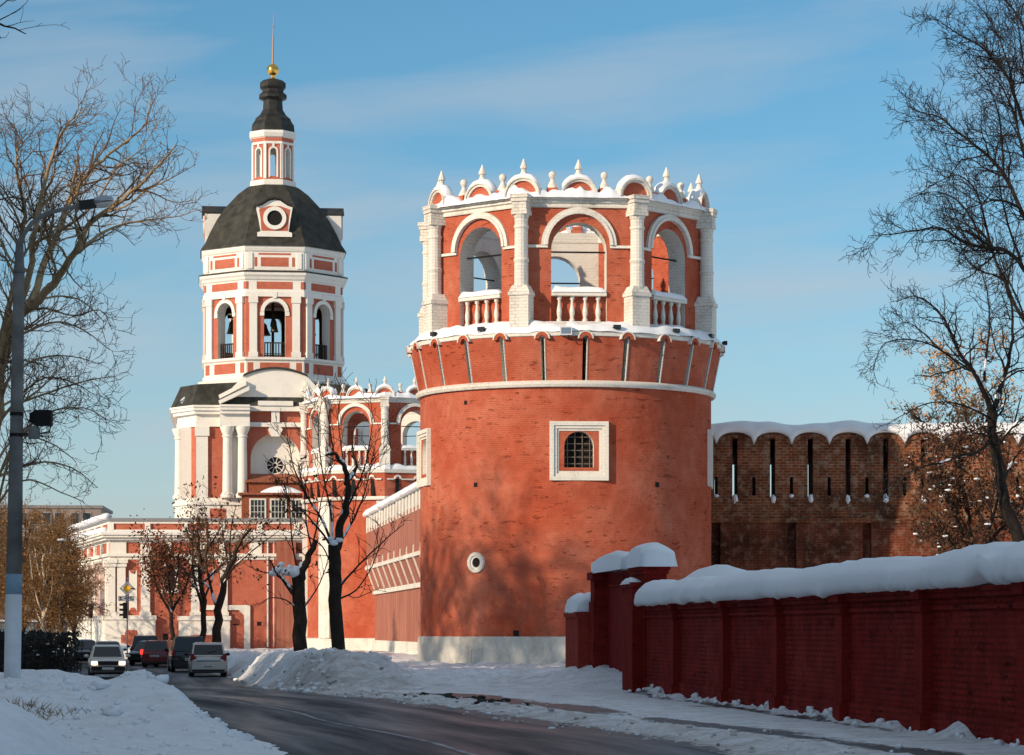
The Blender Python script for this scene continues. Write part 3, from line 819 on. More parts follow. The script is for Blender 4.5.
b.box(-1.5, 1.5, FR - .8, FR - .3, 20.9, 21.3); b.build('broken_pediment', WF, bt)
b = MB(); b.slab([(x, z - .02) for x, z in [(-2.75, 23.5)] + [(-2.7 + 5.4*i/10, 23.5 + .62*(1 - ((-2.7 + 5.4*i/10)/2.7)**2)) for i in range(11)]] and [(2.8, 23.42)] + [(2.7 - 5.4*i/10, 23.62 + .62*(1 - ((2.7 - 5.4*i/10)/2.7)**2)) for i in range(11)] + [(-2.8, 23.42)] + [(-2.7 + 5.4*i/10, 23.44 + .62*(1 - ((-2.7 + 5.4*i/10)/2.7)**2)) for i in range(11)], FR - .55, FR + 2.3)
b.build('gable_coping', M_ROOF, bt)
for x0, x1, y in ((-8.0, -6.6, -5.4), (-5.6, -4.4, -6.6)):
    b = MB(); b.tube([(x0, y - 1.6, 21.3), (x1, y, 22.7)], .16, 5); b.build('roof_snow', M_SNOW_SOFT, bt)
# porch with three windows under the arch
pb = boxo('porch', M_WOOD, bt, (-2.9, 2.9, FR - 1.9, FR + .2, 9.8, 13.2), (-2.3, 2.9, FR - 1.0, FR + .2, 13.2, 14.3))
b = MB(); b.grid([[(-2.6, FR - 1.3, 14.3), (3.1, FR - 1.3, 14.3)], [(-2.6, FR + .9, 15.15), (3.1, FR + .9, 15.15)]]); b.box(-3.2, 3.1, FR - 2.2, FR + .1, 13.2, 13.38); b.build('porch_roof', plain('rust_tin_roof', (.30, .10, .055), .6, 0, .3, 3.0), pb)
b = MB(); b.grid([[(-1.3 + i*.35, FR - 2.0 + .9*j/4, 13.38 + .62*max(0, 1 - ((i - 5)/5.5)**2)*math.sin(math.pi*j/4)) for j in range(5)] for i in range(11)]); b.build('porch_snow', M_SNOW_SOFT, pb, smooth=True)
for i in range(3):
    x = -1.55 + 1.75*i
    w = boxo('window', M_WHITE, pb, (x - .72, x + .72, FR - 1.98, FR - 1.8, 12.75, 12.9), (x - .72, x + .72, FR - 1.98, FR - 1.8, 11.1, 11.25), (x - .72, x - .58, FR - 1.98, FR - 1.8, 11.25, 12.75), (x + .58, x + .72, FR - 1.98, FR - 1.8, 11.25, 12.75))
    b = MB(); b.box(x - .58, x + .58, FR - 1.915, FR - 1.88, 11.25, 12.75, 0)
    for j in range(1, 4): b.box(x - .58 + 1.16*j/4 - .025, x - .58 + 1.16*j/4 + .025, FR - 1.94, FR - 1.916, 11.25, 12.75, 1)
    for j in range(1, 3): b.box(x - .58, x + .58, FR - 1.945, FR - 1.919, 11.25 + .5*j - .02, 11.25 + .5*j + .02, 1)
    b.build('pane', [M_GLASS, M_WHITE], w)
# bell storey
RO = 6.45; AP = RO*math.cos(R(22.5)); HF = RO*math.sin(R(22.5))
b = octo([(RO + .25, 23.3), (RO + .25, 23.75), (RO + .1, 23.85), (RO + .1, 24.95), (RO + .3, 25.1), (RO + .3, 25.3), (RO - .5, 25.3)], 22.5); b.build('octagon_pedestal', WF, bt)
bw = MB(); tt = .9; hb = HF - tt*math.tan(R(22.5))
for k in range(8):
    i0 = len(bw.v); panel(bw, HF, hb, 25.3, 30.6, -AP, tt, .92, 25.35, 29.25, 0, 2, 1, 12); rotz(bw, i0, 45*k)
bw.build('belfry_wall', [RF, WF, M_BARK_STREET], bt)  # inner faces coloured dark to stand in for the belfry's interior shade
app = (RO + .1)*math.cos(R(22.5))
for k in range(8):
    pp = boxo('pedestal_panel', RF, bt, (-1.28, 1.28, -app - .012, -app + .1, 23.95, 24.85), (-2.35, -1.85, -app - .012, -app + .1, 23.95, 24.85), (1.85, 2.35, -app - .012, -app + .1, 23.95, 24.85), rz=R(45*k)) if k == 0 else dup(pp, rz=R(45*k))
ar = MB(); ar.ring(0, 29.25, .90, 1.22, -AP - .14, -AP + .05, 0, 180, 16)
for s in (-1, 1):
    x0, x1 = sorted((s*.9, s*1.27)); ar.box(x0, x1, -AP - .11, -AP + .05, 28.9, 29.24)
ar.slab([(-.14, 30.4), (.14, 30.4), (.24, 30.95), (-.24, 30.95)], -AP - .25, -AP)
aro = ar.build('archivolt', WF, bt)
pis = []
for s in (-1, 1):
    pi_ = MB()
    for a, c in ((1.52, 2.18),): 
        x0, x1 = sorted((s*a, s*c)); pi_.box(x0, x1, -AP - .2, -AP + .1, 25.32, 30.0); pi_.box(x0 - .08, x1 + .08, -AP - .28, -AP + .1, 30.0, 30.6); pi_.box(x0 - .08, x1 + .08, -AP - .27, -AP + .1, 25.31, 25.75)
    pis.append(pi_.build('pilaster', WF, bt))
rl = MB()
for i in range(8): x = -.84 + .24*i; rl.box(x - .05, x + .05, -AP + .3, -AP + .38, 25.35, 26.55)
rl.box(-.88, .88, -AP + .28, -AP + .40, 26.55, 26.65); rl.box(-.88, .88, -AP + .29, -AP + .39, 25.6, 25.68)
rlo = rl.build('railing', M_BARK_STREET, bt)
for k in range(1, 8): dup(aro, rz=R(45*k)); [dup(q, rz=R(45*k)) for q in pis]; dup(rlo, rz=R(45*k))
boxo('belfry_core', M_BARK_STREET, bt, (-.12, .12, -.12, .12, 25.0, 31.0), (-4, 4, -.12, .12, 29.3, 29.6), (-.12, .12, -4, 4, 29.0, 29.29), (1.6, 1.75, -.1, .1, 25, 29.3), (-2.4, -2.2, -.1, .1, 25, 29.3))
for x, y, r_ in ((-.9, 1.6, .8), (1.8, 2.2, .6), (3.4, 1.0, .5), (-3.6, .6, .5), (.1, -1.2, .38)):
    b = MB(); b.lathe([(r_, 28.0), (r_*.85, 28.15), (r_*.6, 28.6), (r_*.5, 28.95), (r_*.2, 29.15), (.05, 29.3)], 14, cx=x, cy=y); b.build('bell', plain('bronze_bell', (.09, .075, .05), .5, .7), bt, smooth=True)
b = octo([(.02, 25.32), (RO - 1.0, 25.32)], 22.5); b.build('belfry_floor', M_WOOD, bt)
b = octo([(RO - .95, 30.55), (RO + .22, 30.55), (RO + .22, 30.95), (RO + .10, 31.05), (RO + .10, 31.95), (RO + .25, 32.05), (RO + .35, 32.25), (RO + .52, 32.4), (RO + .56, 32.62), (RO - .3, 32.75), (RO - .95, 32.75), (RO - .95, 30.55)], 22.5); b.build('belfry_entablature', WF, bt)
b = octo([(RO + .60, 32.62), (RO + .62, 32.70), (RO - .3, 32.95)], 22.5); b.build('cornice_flashing', M_ROOF, bt)
apf = (RO + .10)*math.cos(R(22.5))
for k in range(8):
    fp = boxo('frieze_panel', RF, bt, (-1.55, 1.55, -apf - .012, -apf + .1, 31.2, 31.85), (-2.5, -2.25, -apf - .012, -apf + .1, 31.2, 31.85), (2.25, 2.5, -apf - .012, -apf + .1, 31.2, 31.85), rz=0) if k == 0 else dup(fp, rz=R(45*k))
b = octo([(.02, 30.9), (RO - .9, 30.9)], 22.5); b.build('belfry_ceiling', M_WOOD, bt)
# attic
RA = 6.55; apa = RA*math.cos(R(22.5))
b = octo([(RA, 32.7), (RA, 34.4), (RA + .12, 34.5), (RA + .25, 34.75), (RA + .25, 34.92), (RA - 1, 34.95)], 22.5); b.build('attic', WF, bt)
for k in range(8):
    ap_ = boxo('attic_panel', RF, bt, (-1.2, 1.2, -apa - .012, -apa + .1, 33.15, 33.95), (-1.75, -1.5, -apa - .012, -apa + .1, 33.15, 33.95), (1.5, 1.75, -apa - .012, -apa + .1, 33.15, 33.95), (-1.4, 1.4, -apa - .012, -apa + .1, 34.15, 34.32)) if k == 0 else dup(ap_, rz=R(45*k))
for s in (-1, 1):
    x0, x1 = sorted((s*1.92, s*2.32)); aco = boxo('attic_pilaster', WF, bt, (x0, x1, -apa - .10, -apa + .1, 32.95, 34.35))
    for k in range(1, 8): dup(aco, rz=R(45*k))
# dome, lucarnes
dmb = octo([(RA + .36, 34.90), (RA + .30, 35.05), (6.45, 35.6), (5.98, 36.6), (5.30, 37.8), (4.40, 39.0), (3.35, 40.1), (2.5, 40.75), (2.0, 41.0)], 22.5); dmb.build('dome', M_ROOF, bt)
lu = MB(); yl = -6.0
lu.slab([(-1.5, 35.75), (1.5, 35.75), (1.5, 36.1), (1.2, 36.2), (1.35, 37.2), (1.55, 38.3), (1.1, 38.45), (.5, 38.85), (0, 38.95), (-.5, 38.85), (-1.1, 38.45), (-1.55, 38.3), (-1.35, 37.2), (-1.2, 36.2), (-1.5, 36.1)], yl, yl + 3.2)
luo = lu.build('lucarne', WF, bt)
b = MB(); b.slab([(-1.15, 36.25), (1.15, 36.25), (1.2, 37.2), (1.35, 38.1), (.5, 38.4), (-.5, 38.4), (-1.35, 38.1), (-1.2, 37.2)], yl - .015, yl + .1); b.build('lucarne_face', RF, luo)
b = MB(); b.ring(0, 37.35, .66, 1.0, yl - .16, yl + .1, 0, 360, 24); b.build('lucarne_ring', WF, luo)
b = MB(); b.slab([(.67*math.cos(2*math.pi*i/20), 37.35 + .67*math.sin(2*math.pi*i/20)) for i in range(20)], yl - .03, yl + .1); b.build('lucarne_opening', M_DARK, luo)
b = MB(); b.slab([(1.55, 38.3), (1.1, 38.55), (.5, 38.95), (0, 39.05), (-.5, 38.95), (-1.1, 38.55), (-1.55, 38.3), (-1.55, 38.45), (-1.1, 38.72), (-.5, 39.12), (0, 39.22), (.5, 39.12), (1.1, 38.72), (1.55, 38.45)], yl - .25, yl + 3.2); b.build('lucarne_hood', M_CAPROOF, luo)
for k in (1, 2, 3): dup(luo, rz=R(90*k))
# lantern
RL = 1.92; apl = RL*math.cos(R(22.5)); hl = RL*math.sin(R(22.5))
b = octo([(RL + .25, 40.8), (RL + .25, 41.35), (RL - .2, 41.5)], 22.5); b.build('lantern_base', WF, bt)
lw = MB()
for k in range(8):
    i0 = len(lw.v); panel(lw, hl, hl - .15, 41.4, 44.6, -apl, .36, .27, 41.7, 43.9, 0, 1, 1, 8); rotz(lw, i0, 45*k)
lw.build('lantern_wall', [RF, WF], bt)
la = MB(); la.ring(0, 43.9, .28, .42, -apl - .08, -apl + .05, 0, 180, 10)
for s in (-1, 1): x0, x1 = sorted((s*.28, s*.42)); la.box(x0, x1, -apl - .07, -apl + .05, 41.6, 43.89)
la.box(-.1, .1, -apl - .1, -apl, 44.25, 44.6)
lao = la.build('lantern_arch', WF, bt)
for k in range(1, 8): dup(lao, rz=R(45*k))
lq = MB(); lq.box(-.13, .13, -RL - .05, -RL + .2, 41.5, 44.6); lqo = lq.build('lantern_strip', WF, bt, rz=R(22.5))
for k in range(1, 8): dup(lqo, rz=R(22.5 + 45*k))
b = octo([(RL - .3, 44.55), (RL + .1, 44.55), (RL + .1, 44.7), (RL + .01, 44.75), (RL + .01, 45.15), (RL + .14, 45.2), (RL + .3, 45.5), (RL + .3, 45.72), (.05, 45.75)], 22.5); b.build('lantern_cornice', WF, bt)
b = octo([(RL + .02, 44.78), (RL + .02, 45.12)], 22.5); b.build('lantern_frieze', RF, bt)
b = octo([(2.05, 45.70), (2.0, 46.35), (1.72, 46.75), (1.66, 46.95), (1.25, 47.3), (.95, 47.8), (.89, 48.65), (1.32, 48.85), (1.30, 49.1), (1.0, 49.35), (1.0, 49.6), (1.22, 49.8), (1.22, 50.15), (.9, 50.42), (.35, 50.6), (.02, 50.62)], 22.5); b.build('cupola', M_CAPROOF, bt)
b = MB(); b.lathe([(.28, 50.55), (.18, 50.8), (.22, 50.88)] + [(max(.03, .54*math.cos(R(t))), 51.38 + .54*math.sin(R(t))) for t in range(-66, 91, 12)], 24); b.build('gilt_ball', M_GOLD, bt, smooth=True)
b = MB(); b.tube([(0, 0, 51.9), (.02, 0, 54.0), (.1, 0, 56.35)], [.10, .07, .03], 8, caps=True); b.lathe([(.03, 55.1), (.10, 55.25), (.03, 55.4)], 8, cx=.06); b.build('spire', plain('spire_bronze', (.40, .24, .15), .5, .4), bt)

# ------------------------------------------------------------ the gatehouse wing below the bell tower
gh = thing('gatehouse', 'low red and white church wing beside the street with snow on its eaves', 'building', (-33.0, 226.0, 0), R(3.0))
gp = [(0, 0), (19.5, 0), (19.5, 14), (-6.6, 31)]
b = MB(); b.prism(gp, -.7, 10.6); b.build('wall', RF, gh)
trim = MB()
for d, a, c in ((.10, 7.5, 7.75), (.30, 7.75, 8.0), (.08, 8.9, 9.1), (.45, 9.1, 9.3), (.70, 9.3, 9.5), (.85, 9.5, 9.68), (.10, 9.68, 9.95), (.10, 10.45, 10.65)): trim.prism(outset(gp, d), a, c)
trim.build('cornice', WF, gh)
b = MB(); b.prism(outset(gp, .22), 10.65, 10.9); b.build('coping', plain('grey_tin_coping', (.22, .23, .24), .6), gh)
def at_side(x, w, y0, y1, z0, z1, mb):      # block on the left (street) side; x = metres back along it
    L = math.hypot(6.6, 31); ux, uy = -6.6/L, 31/L; nx, ny = -uy, ux
    q = [(ux*(x) + nx*y1, uy*(x) + ny*y1), (ux*x + nx*y0, uy*x + ny*y0), (ux*(x + w) + nx*y0, uy*(x + w) + ny*y0), (ux*(x + w) + nx*y1, uy*(x + w) + ny*y1)]
    mb.prism(q[::-1] if False else q, z0, z1)
for x in (0.0, 2.98, 6.05, 9.1, 12.15, 15.2, 18.2): boxo('attic_post', WF, gh, (x - .15, x + .28, -.14, .1, 9.9, 10.5))
for x in (.3, 5.2, 10.2, 15.2, 20.2, 25.2): at = MB(); at_side(x, .5, -.1, .14, 9.9, 10.5, at); at.build('attic_post', WF, gh)
for x0, x1 in ((0, 1.3), (2.45, 3.35), (4.6, 5.0), (6.9, 7.9), (8.9, 9.4), (11.4, 12.4)): boxo('frieze_block', WF, gh, (x0, x1, -.14, .1, 8.0, 8.9))
for x in (.2, 5.0, 10.0, 15.0, 20.0, 25.0): fz = MB(); at_side(x, 1.1, -.1, .16, 8.0, 8.9, fz); fz.build('frieze_block', WF, gh)
# pilasters of the front
def pil(x0, x1, d=.28):
    b = MB(); b.box(x0, x1, -d, .1, 2.9, 6.9); b.box(x0 - .1, x1 + .1, -d - .12, .1, 6.9, 7.2); b.box(x0 - .2, x1 + .2, -d - .22, .1, 7.2, 7.5); b.box(x0 - .1, x1 + .1, -d - .1, .1, 2.88, 3.2)
    return b.build('pilaster', WF, gh)
pil(-.15, .42, .34); pil(.56, 1.25); pil(2.5, 3.25); pil(6.6, 7.3); pil(9.0, 9.6)
for x in (.15, 4.2, 8.4, 12.6, 16.8, 21.0, 25.0):
    b = MB(); at_side(x, .9, -.1, .35, 2.9, 7.5, b); at_side(x - .12, 1.14, -.1, .5, 6.9, 7.45, b); b.build('pilaster', WF, gh)
ni = MB(); ni.box(1.5, 2.18, -.07, .1, 3.3, 6.6); ni.build('blind_niche', WF, gh)
b = MB(); b.ring(1.84, 3.3, .0, .26, -.09, -.02, 0, 180, 8); b.ring(1.84, 6.6, .0, .26, -.09, -.02, 180, 360, 8); b.build('niche_notch', RF, gh)
pdm = MB(); pdm.box(-.35, 3.7, -.50, .1, -.7, 2.55); pdm.box(-.45, 3.8, -.62, .1, 2.55, 2.9); pdm.box(5.6, 9.8, -.40, .1, -.7, 2.5); pdm.box(5.5, 9.9, -.52, .1, 2.5, 2.85); at_side(0, 30, -.1, .5, -.7, 2.55, pdm); at_side(-.1, 30.2, -.1, .62, 2.55, 2.9, pdm)
pdm.build('pedestal', WF, gh)
b = MB(); b.slab([(.9, .3), (2.6, .3), (2.6, 1.3), (2.3, 1.3), (2.2, 1.7), (1.3, 1.7), (1.2, 1.3), (.9, 1.3)], -.515, -.4); b.slab([(6.6, .3), (8.9, .3), (8.9, 1.3), (6.6, 1.3)], -.415, -.3); b.build('pedestal_panel', RF, gh)
def ghwin(x, z0, z1, hw, surround=True):
    w = MB()
    for s in (-1, 1): w.box(x + s*(hw + .12) - .12, x + s*(hw + .12) + .12, -.14, .05, z0, z1)
    w.box(x - hw - .34, x + hw + .34, -.2, .05, z1 + .003, z1 + .3); w.box(x - hw - .3, x + hw + .3, -.2, .05, z0 - .25, z0 - .003)
    o = w.build('window', WF, gh); b = MB(); b.box(x - hw, x + hw, -.02, .05, z0, z1); b.build('pane', M_GLASS, o)
ghwin(4.85, 5.0, 6.9, .42)
b = MB(); b.box(10.95, 11.45, -.22, .1, .1, 3.75); b.box(7.6, 10.949, -.20, .1, 3.35, 3.75); b.slab([(10.5, 3.35), (10.95, 2.9), (10.95, 3.35)], -.19, .05); b.build('gate_surround', WF, gh)
b = MB(); b.box(12.0, 12.35, -.02, .1, 2.05, 2.4); b.box(10.0, 10.5, -.015, .1, 2.1, 2.2); b.box(4.3, 4.7, -.02, .1, .6, 1.4); b.build('vent_opening', M_DARK, gh)
b = MB(); b.tube([(12.9, -.16, 9.2), (12.9, -.16, .3)], .09, 6); b.tube([(13.4, -.16, 9.2), (13.4, -.16, .3)], .05, 6); b.build('drainpipe', M_WHITE_W, gh)
b = MB(); b.box(13.6, 15.2, -.5, .3, -.7, 9.0); b.build('pink_wing_section', M_PINK, gh)  # narrow wing section in a pinker wall colour
# snow hanging over the eaves of the street side
sn = MB()
L = math.hypot(6.6, 31); ux, uy = -6.6/L, 31/L; nx, ny = -uy, ux
for d0, z, r_, k in ((.55, 10.95, .34, 3), (.80, 9.72, .42, 7)):
    rows = []
    for i in range(50):
        x = 1 + 29*i/49; kk = 1 + .5*mnoise.noise(Vector((x*.5, k, 0)))
        rows.append([(ux*x + nx*(d0 - .35 + r_*1.3*kk*math.cos(math.pi*2*j/8)), uy*x + ny*(d0 - .35 + r_*1.3*kk*math.cos(math.pi*2*j/8)), z + .12 + r_*.8*kk*math.sin(math.pi*2*j/8)) for j in range(8)])
    sn.grid(rows, 0, True, True, True)
sn.build('eaves_snow', M_SNOW_SOFT, gh, smooth=True)
sl = MB(); sl.grid([[(-.8 + 20*i/40, -.72 + .8*j/4, 9.68 + .10*(1 + mnoise.noise(Vector((i*.4, 1, 1))))*math.sin(math.pi*j/4)) for j in range(5)] for i in range(41)]); sl.build('cornice_snow', M_SNOW_SOFT, gh, smooth=True)

# ------------------------------------------------------------ curtain wall between the towers
wx0, wy0 = -10.35, 207.0; dx, dy = 11.7, -90.0; wlen = math.hypot(dx, dy) - 6.3
cphi = math.atan2(dy, dx)
cw = thing('curtain_wall', 'long faded pink monastery wall with white corbel bands running between the two towers', 'wall', (wx0, wy0, 0), cphi)
b = MB(); b.box(0, wlen, 0, 2.0, -.7, 9.2); b.build('wall_face', M_PINK, cw)
b = MB(); b.box(0, wlen, -.22, -.002, -.7, .95); b.build('plinth', M_WHITE_W, cw)
b = MB(); b.box(0, wlen, -.16, -.002, 4.35, 4.65); b.build('lower_band', M_WHITE_W, cw)
b = MB(); b.grid([[(0, -.06, 4.65), (wlen, -.06, 4.65)], [(0, -.62, 6.2), (wlen, -.62, 6.2)]]); b.box(0, wlen, -.62, -.003, 6.45, 9.25); b.build('machicolation', M_PINK, cw)
b = MB(); b.box(0, wlen, -.72, -.004, 6.2, 6.45); b.build('upper_band', M_WHITE_W, cw)
rb = MB(); rb.grid([[(-.09, -.14, 4.6), (.09, -.14, 4.6), (.09, -.02, 4.6), (-.09, -.02, 4.6)], [(-.09, -.72, 6.2), (.09, -.72, 6.2), (.09, -.55, 6.2), (-.09, -.55, 6.2)], [(-.07, -.68, 6.95), (.07, -.68, 6.95), (.07, -.55, 6.95), (-.07, -.55, 6.95)]], 0, True, True, True)
ro = None
n = int(wlen / 4.6)
for i in range(n):
    x = 1.5 + 4.6*i
    if ro is None: ro = rb.build('corbel', M_WHITE_W, cw, loc=(x, 0, 0))
    else: dup(ro, loc=(x, 0, 0))
mr = MB()
for i in range(int(wlen / 2.3)):
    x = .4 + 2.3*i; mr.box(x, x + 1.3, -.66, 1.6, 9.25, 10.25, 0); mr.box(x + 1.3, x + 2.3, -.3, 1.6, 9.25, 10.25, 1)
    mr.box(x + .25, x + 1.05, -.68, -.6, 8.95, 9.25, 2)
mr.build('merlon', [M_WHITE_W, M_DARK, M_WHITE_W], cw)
sn = MB(); rows = []
for i in range(140):
    x = wlen*i/139; k = 1 + .35*mnoise.noise(Vector((x*.35, 4, 0)))
    rows.append([(x, -.88*k, 10.2), (x, -.92*k, 10.4), (x, -.7, 10.6 + .1*k), (x, 0.2, 10.72 + .1*k), (x, 1.4, 10.6), (x, 1.8, 10.2)])
sn.grid(rows, 0, True, True, True); sn.build('wall_snow', M_SNOW_SOFT, cw, smooth=True)

# ------------------------------------------------------------ battlemented wall right of the tower
BZ = 121.0; MP = 37.7*BZ/F
bx0 = PX(735, BZ) - 3*MP
bw_ = thing('battlement_wall', 'old bare brick wall with scalloped battlements and slots under thick snow', 'wall', (bx0, BZ, 0))
NM = 16; HM = MP/2; zv, zt = 9.88, 10.42
def mtop(d): return zv + (zt - zv)*math.sqrt(max(0.0, 1 - (abs(d)/HM)**2.2))
up = MB(); sh = .115; T = 1.9
for k in range(NM):
    c = k*MP
    for s in (-1, 1):
        poly = [(c + s*sh, 7.45), (c + s*(HM), 7.45), (c + s*HM, 7.60), (c + s*(HM - .075), 7.62), (c + s*(HM - .075), 8.42), (c + s*HM, 8.44)]
        for i in range(8): d = HM - (HM - sh)*i/7; poly.append((c + s*d, mtop(d)))
        poly = poly if s > 0 else poly[::-1]
        up.slab(poly, 0, T)
    up.box(c - sh, c + sh, .03, T, 10.12, 10.40); up.box(c - sh, c + sh, .02, T, 7.2, 7.52)
up.build('battlement', M_OLD, bw_)
ml = MB()
for k in range(NM):
    pts = [(k*MP + HM*math.cos(math.pi*i/10)*.98, mtop(HM*math.cos(math.pi*i/10)*.98) - .10) for i in range(11)]
    pts2 = [(x, z - .16) for x, z in pts]
    for i in range(10):
        ml.slab([pts[i], pts[i+1], pts2[i+1], pts2[i]], -.05, .02)
ml.build('scallop_moulding', M_OLD, bw_)
lo = MB(); x_end = NM*MP
# lower wall with arched niches every second merlon
nx_ = [k*MP + HM for k in range(0, NM, 2)]
edges = [-HM] + [e for x in nx_ for e in (x - .19, x + .19)] + [x_end]
for i in range(0, len(edges), 2): lo.box(edges[i], edges[i+1], 0, T, -.2, 6.42)
for x in nx_:
    lo.box(x - .19, x + .19, .45, T - .02, -.2, 6.42)
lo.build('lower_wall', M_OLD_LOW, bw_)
b = MB(); b.box(-HM, x_end, 0.003, T - .003, 6.42, 7.45); b.build('middle_wall', M_OLD, bw_)
b = MB(); b.box(-HM, x_end, -.10, .05, 6.50, 6.60); b.box(-HM, x_end, -.06, .05, 6.42, 6.497); b.build('string_course', M_OLD, bw_)
b = MB()
for x in nx_: b.ring(x, 6.42, .19, .31, -.11, .05, 0, 180, 10)
b.build('niche_arch', M_OLD, bw_)
rf = MB(); rf.grid([[(-HM, T + .05, 9.55), (x_end, T + .05, 9.55)], [(-HM, 4.6, 9.25), (x_end, 4.6, 9.25)]]); rf.grid([[(-HM, T + .05, 10.4), (x_end, T + .05, 10.4)], [(-HM, 4.8, 9.6), (x_end, 4.8, 9.6)]]); rf.box(-HM, x_end, T + .02, T + .1, 9.4, 10.38)
for k in range(0, NM, 3): rf.box(k*MP + HM - .1, k*MP + HM + .1, 4.2, 4.4, 0, 9.3)
rf.build('walkway_roof', M_BARK_STREET, bw_)
sn = MB(); rows = []
for i in range(NM*12 + 1):
    x = -HM + MP*i/12; d = ((x + HM) % MP) - HM; t = mtop(d) - .02
    n1 = mnoise.noise(Vector((x*.45, 2, 5))); n2 = mnoise.noise(Vector((x*1.3, 7, 1)))
    top = 10.82 + .13*n1 + .03*n2 + .025*math.cos(2*math.pi*(x)/MP)
    rows.append([(x, .3, t), (x, -.12, t + .0), (x, -.20 - .06*n2, t + .09 + .05*n2), (x, -.22, .5*t + .5*top), (x, -.08, top - .08), (x, .35, top + .03), (x, 1.6, top), (x, 3.2, top - .35), (x, 4.7, top - .85), (x, 4.8, 9.6), (x, 2.3, 10.3)])
sn.grid(rows, 0, True, True, True); sn.build('wall_snow', M_SNOW_SOFT, bw_, smooth=True)
sp = MB()
for k in range(NM): sp.blob((k*MP + .01, .06, 7.46), .13, .24, .20, 8, 5, jit=.6, seed=k*3)
for k in range(1, NM, 2): sp.blob((k*MP - HM, .0, 7.6), .12, .14, .08, 8, 5, jit=.4, seed=k)
sp.build('slot_snow', M_SNOW_SOFT, bw_, smooth=True)

# ------------------------------------------------------------ red brick street fence
fphi = math.atan2(-1.0, 0.1066)
fx0, fy0 = 11.41 - .1066*88.0, 88.0
fen = thing('street_fence', 'dark red brick fence with pilasters under a thick roll of snow', 'fence', (fx0, fy0, 0), fphi)
FK = 1.00567
def fs(Z): return (88.0 - Z)*FK
FE = fs(15.0)
# main run
b = MB(); s0 = fs(73.4); b.box(s0, FE, 0, .38, -.2, 2.02); b.build('panel_wall', M_FENCE, fen)
b = MB(); b.box(s0, FE, -.05, .40, 2.02, 2.09); b.box(s0, FE, -.02, .40, 2.093, 2.20); b.box(s0, FE, -.09, .42, 2.203, 2.28); b.box(s0, FE, -.13, .44, 2.283, 2.36); b.build('corbel_course', M_FENCE, fen)
b = MB(); b.box(s0, FE, -.05, 0.0, -.2, .42); b.build('fence_plinth', M_FENCE, fen)
pz = [68.3, 61.6, 55.7, 49.9, 44.2, 38.5, 32.8, 27.1, 21.4, 15.7]
po = None
for Z in pz:
    if po is None:
        b = MB(); b.box(-.24, .24, -.17, .05, -.2, 2.0); b.box(-.27, .27, -.21, .05, 2.0, 2.09); b.box(-.25, .25, -.18, .05, 2.093, 2.2); b.box(-.28, .28, -.25, .05, 2.203, 2.37); b.box(-.28, .28, -.22, .05, -.2, .35)
        po = b.build('pilaster', M_FENCE_P, fen, loc=(fs(Z), 0, 0))
    else: dup(po, loc=(fs(Z), 0, 0))
sn = MB(); rows = []; N = 480
for i in range(N + 1):
    x = s0 + (FE - s0)*i/N
    n1 = mnoise.noise(Vector((x*.22, 1, 1))); n2 = mnoise.noise(Vector((x*.9, 5, 2))); n3 = mnoise.noise(Vector((x*3.1, 5, 9)))
    pn = min(abs(x - fs(Z)) for Z in pz); bul = .085*math.exp(-(pn/.22)**2)
    h = .59 + .14*n1 + .07*n2 + .012*n3; o = -.33 - .06*n1 - .045*n2 - .012*n3 - bul
    n4 = mnoise.noise(Vector((x*.55, 8, 4)))
    lowz = 2.36 + .05*n3 + .05*n2 + .07*n4 + .16*math.exp(-((x - fs(40.2))/.35)**2)
    e = min(1.0, (i)/8.0) if i < 8 else 1.0
    rows.append([(x, -.05, 2.365), (x, o + .10, lowz - .01), (x, o + .02, lowz + .03), (x, o, lowz + .12), (x, o + .03, lowz + .12 + h*.30), (x, o + .12, 2.36 + h*.68), (x, o + .27, 2.36 + h*.90), (x, .08, 2.36 + h), (x, .38, 2.36 + h*1.0), (x, .72, 2.36 + h*.72), (x, .85, 2.36 + h*.3), (x, .75, 2.36), (x, .3, 2.34)])
sn.grid(rows, 0, True, True, True); sn.build('fence_snow', snow_mat('fence_top_snow', bump=.35, scale=2.6, grain=13.0), fen, smooth=True)
# gate piers and the blind gate panel between them
b = MB(); b.box(fs(75.6), fs(73.4), -.06, .55, -.2, 3.2); b.box(fs(75.6) - .05, fs(73.4) + .05, -.11, .6, 3.2, 3.30); b.box(fs(75.6) - .09, fs(73.4) + .09, -.16, .64, 3.303, 3.43)
b.box(fs(75.6) + .1, fs(73.4) - .25, -.34, -.063, -.2, 2.85); b.box(fs(75.6) + .05, fs(73.4) - .2, -.38, -.063, 2.853, 2.98); b.build('gate_pier', M_FENCE_P, fen)
b = MB(); b.box(fs(83.2), fs(82.2), -.22, .5, -.2, 2.55); b.box(fs(83.2) + .1, fs(82.2) - .1, -.18, .5, 2.55, 3.2); b.box(fs(83.2) - .05, fs(82.2) + .05, -.27, .55, 3.2, 3.43); b.build('gate_pier', M_FENCE_P, fen)
gpn = MB(); gpn.box(fs(82.2), fs(75.6), .22, .32, -.1, 3.4); 
gp_ = gpn.build('gate_panel', plain('dark_red_gate_paint', (.20, .014, .013), .8, 0, .2, 2.0, spec=.06), fen)
b = MB(); b.box(fs(78.95), fs(78.9), .195, .219, 0, 3.3); b.box(fs(82.0), fs(75.8), .19, .2195, 2.95, 3.08); b.box(fs(82.0), fs(75.8), .19, .2195, .2, .32); b.build('gate_rail', M_FENCE_P, gp_)
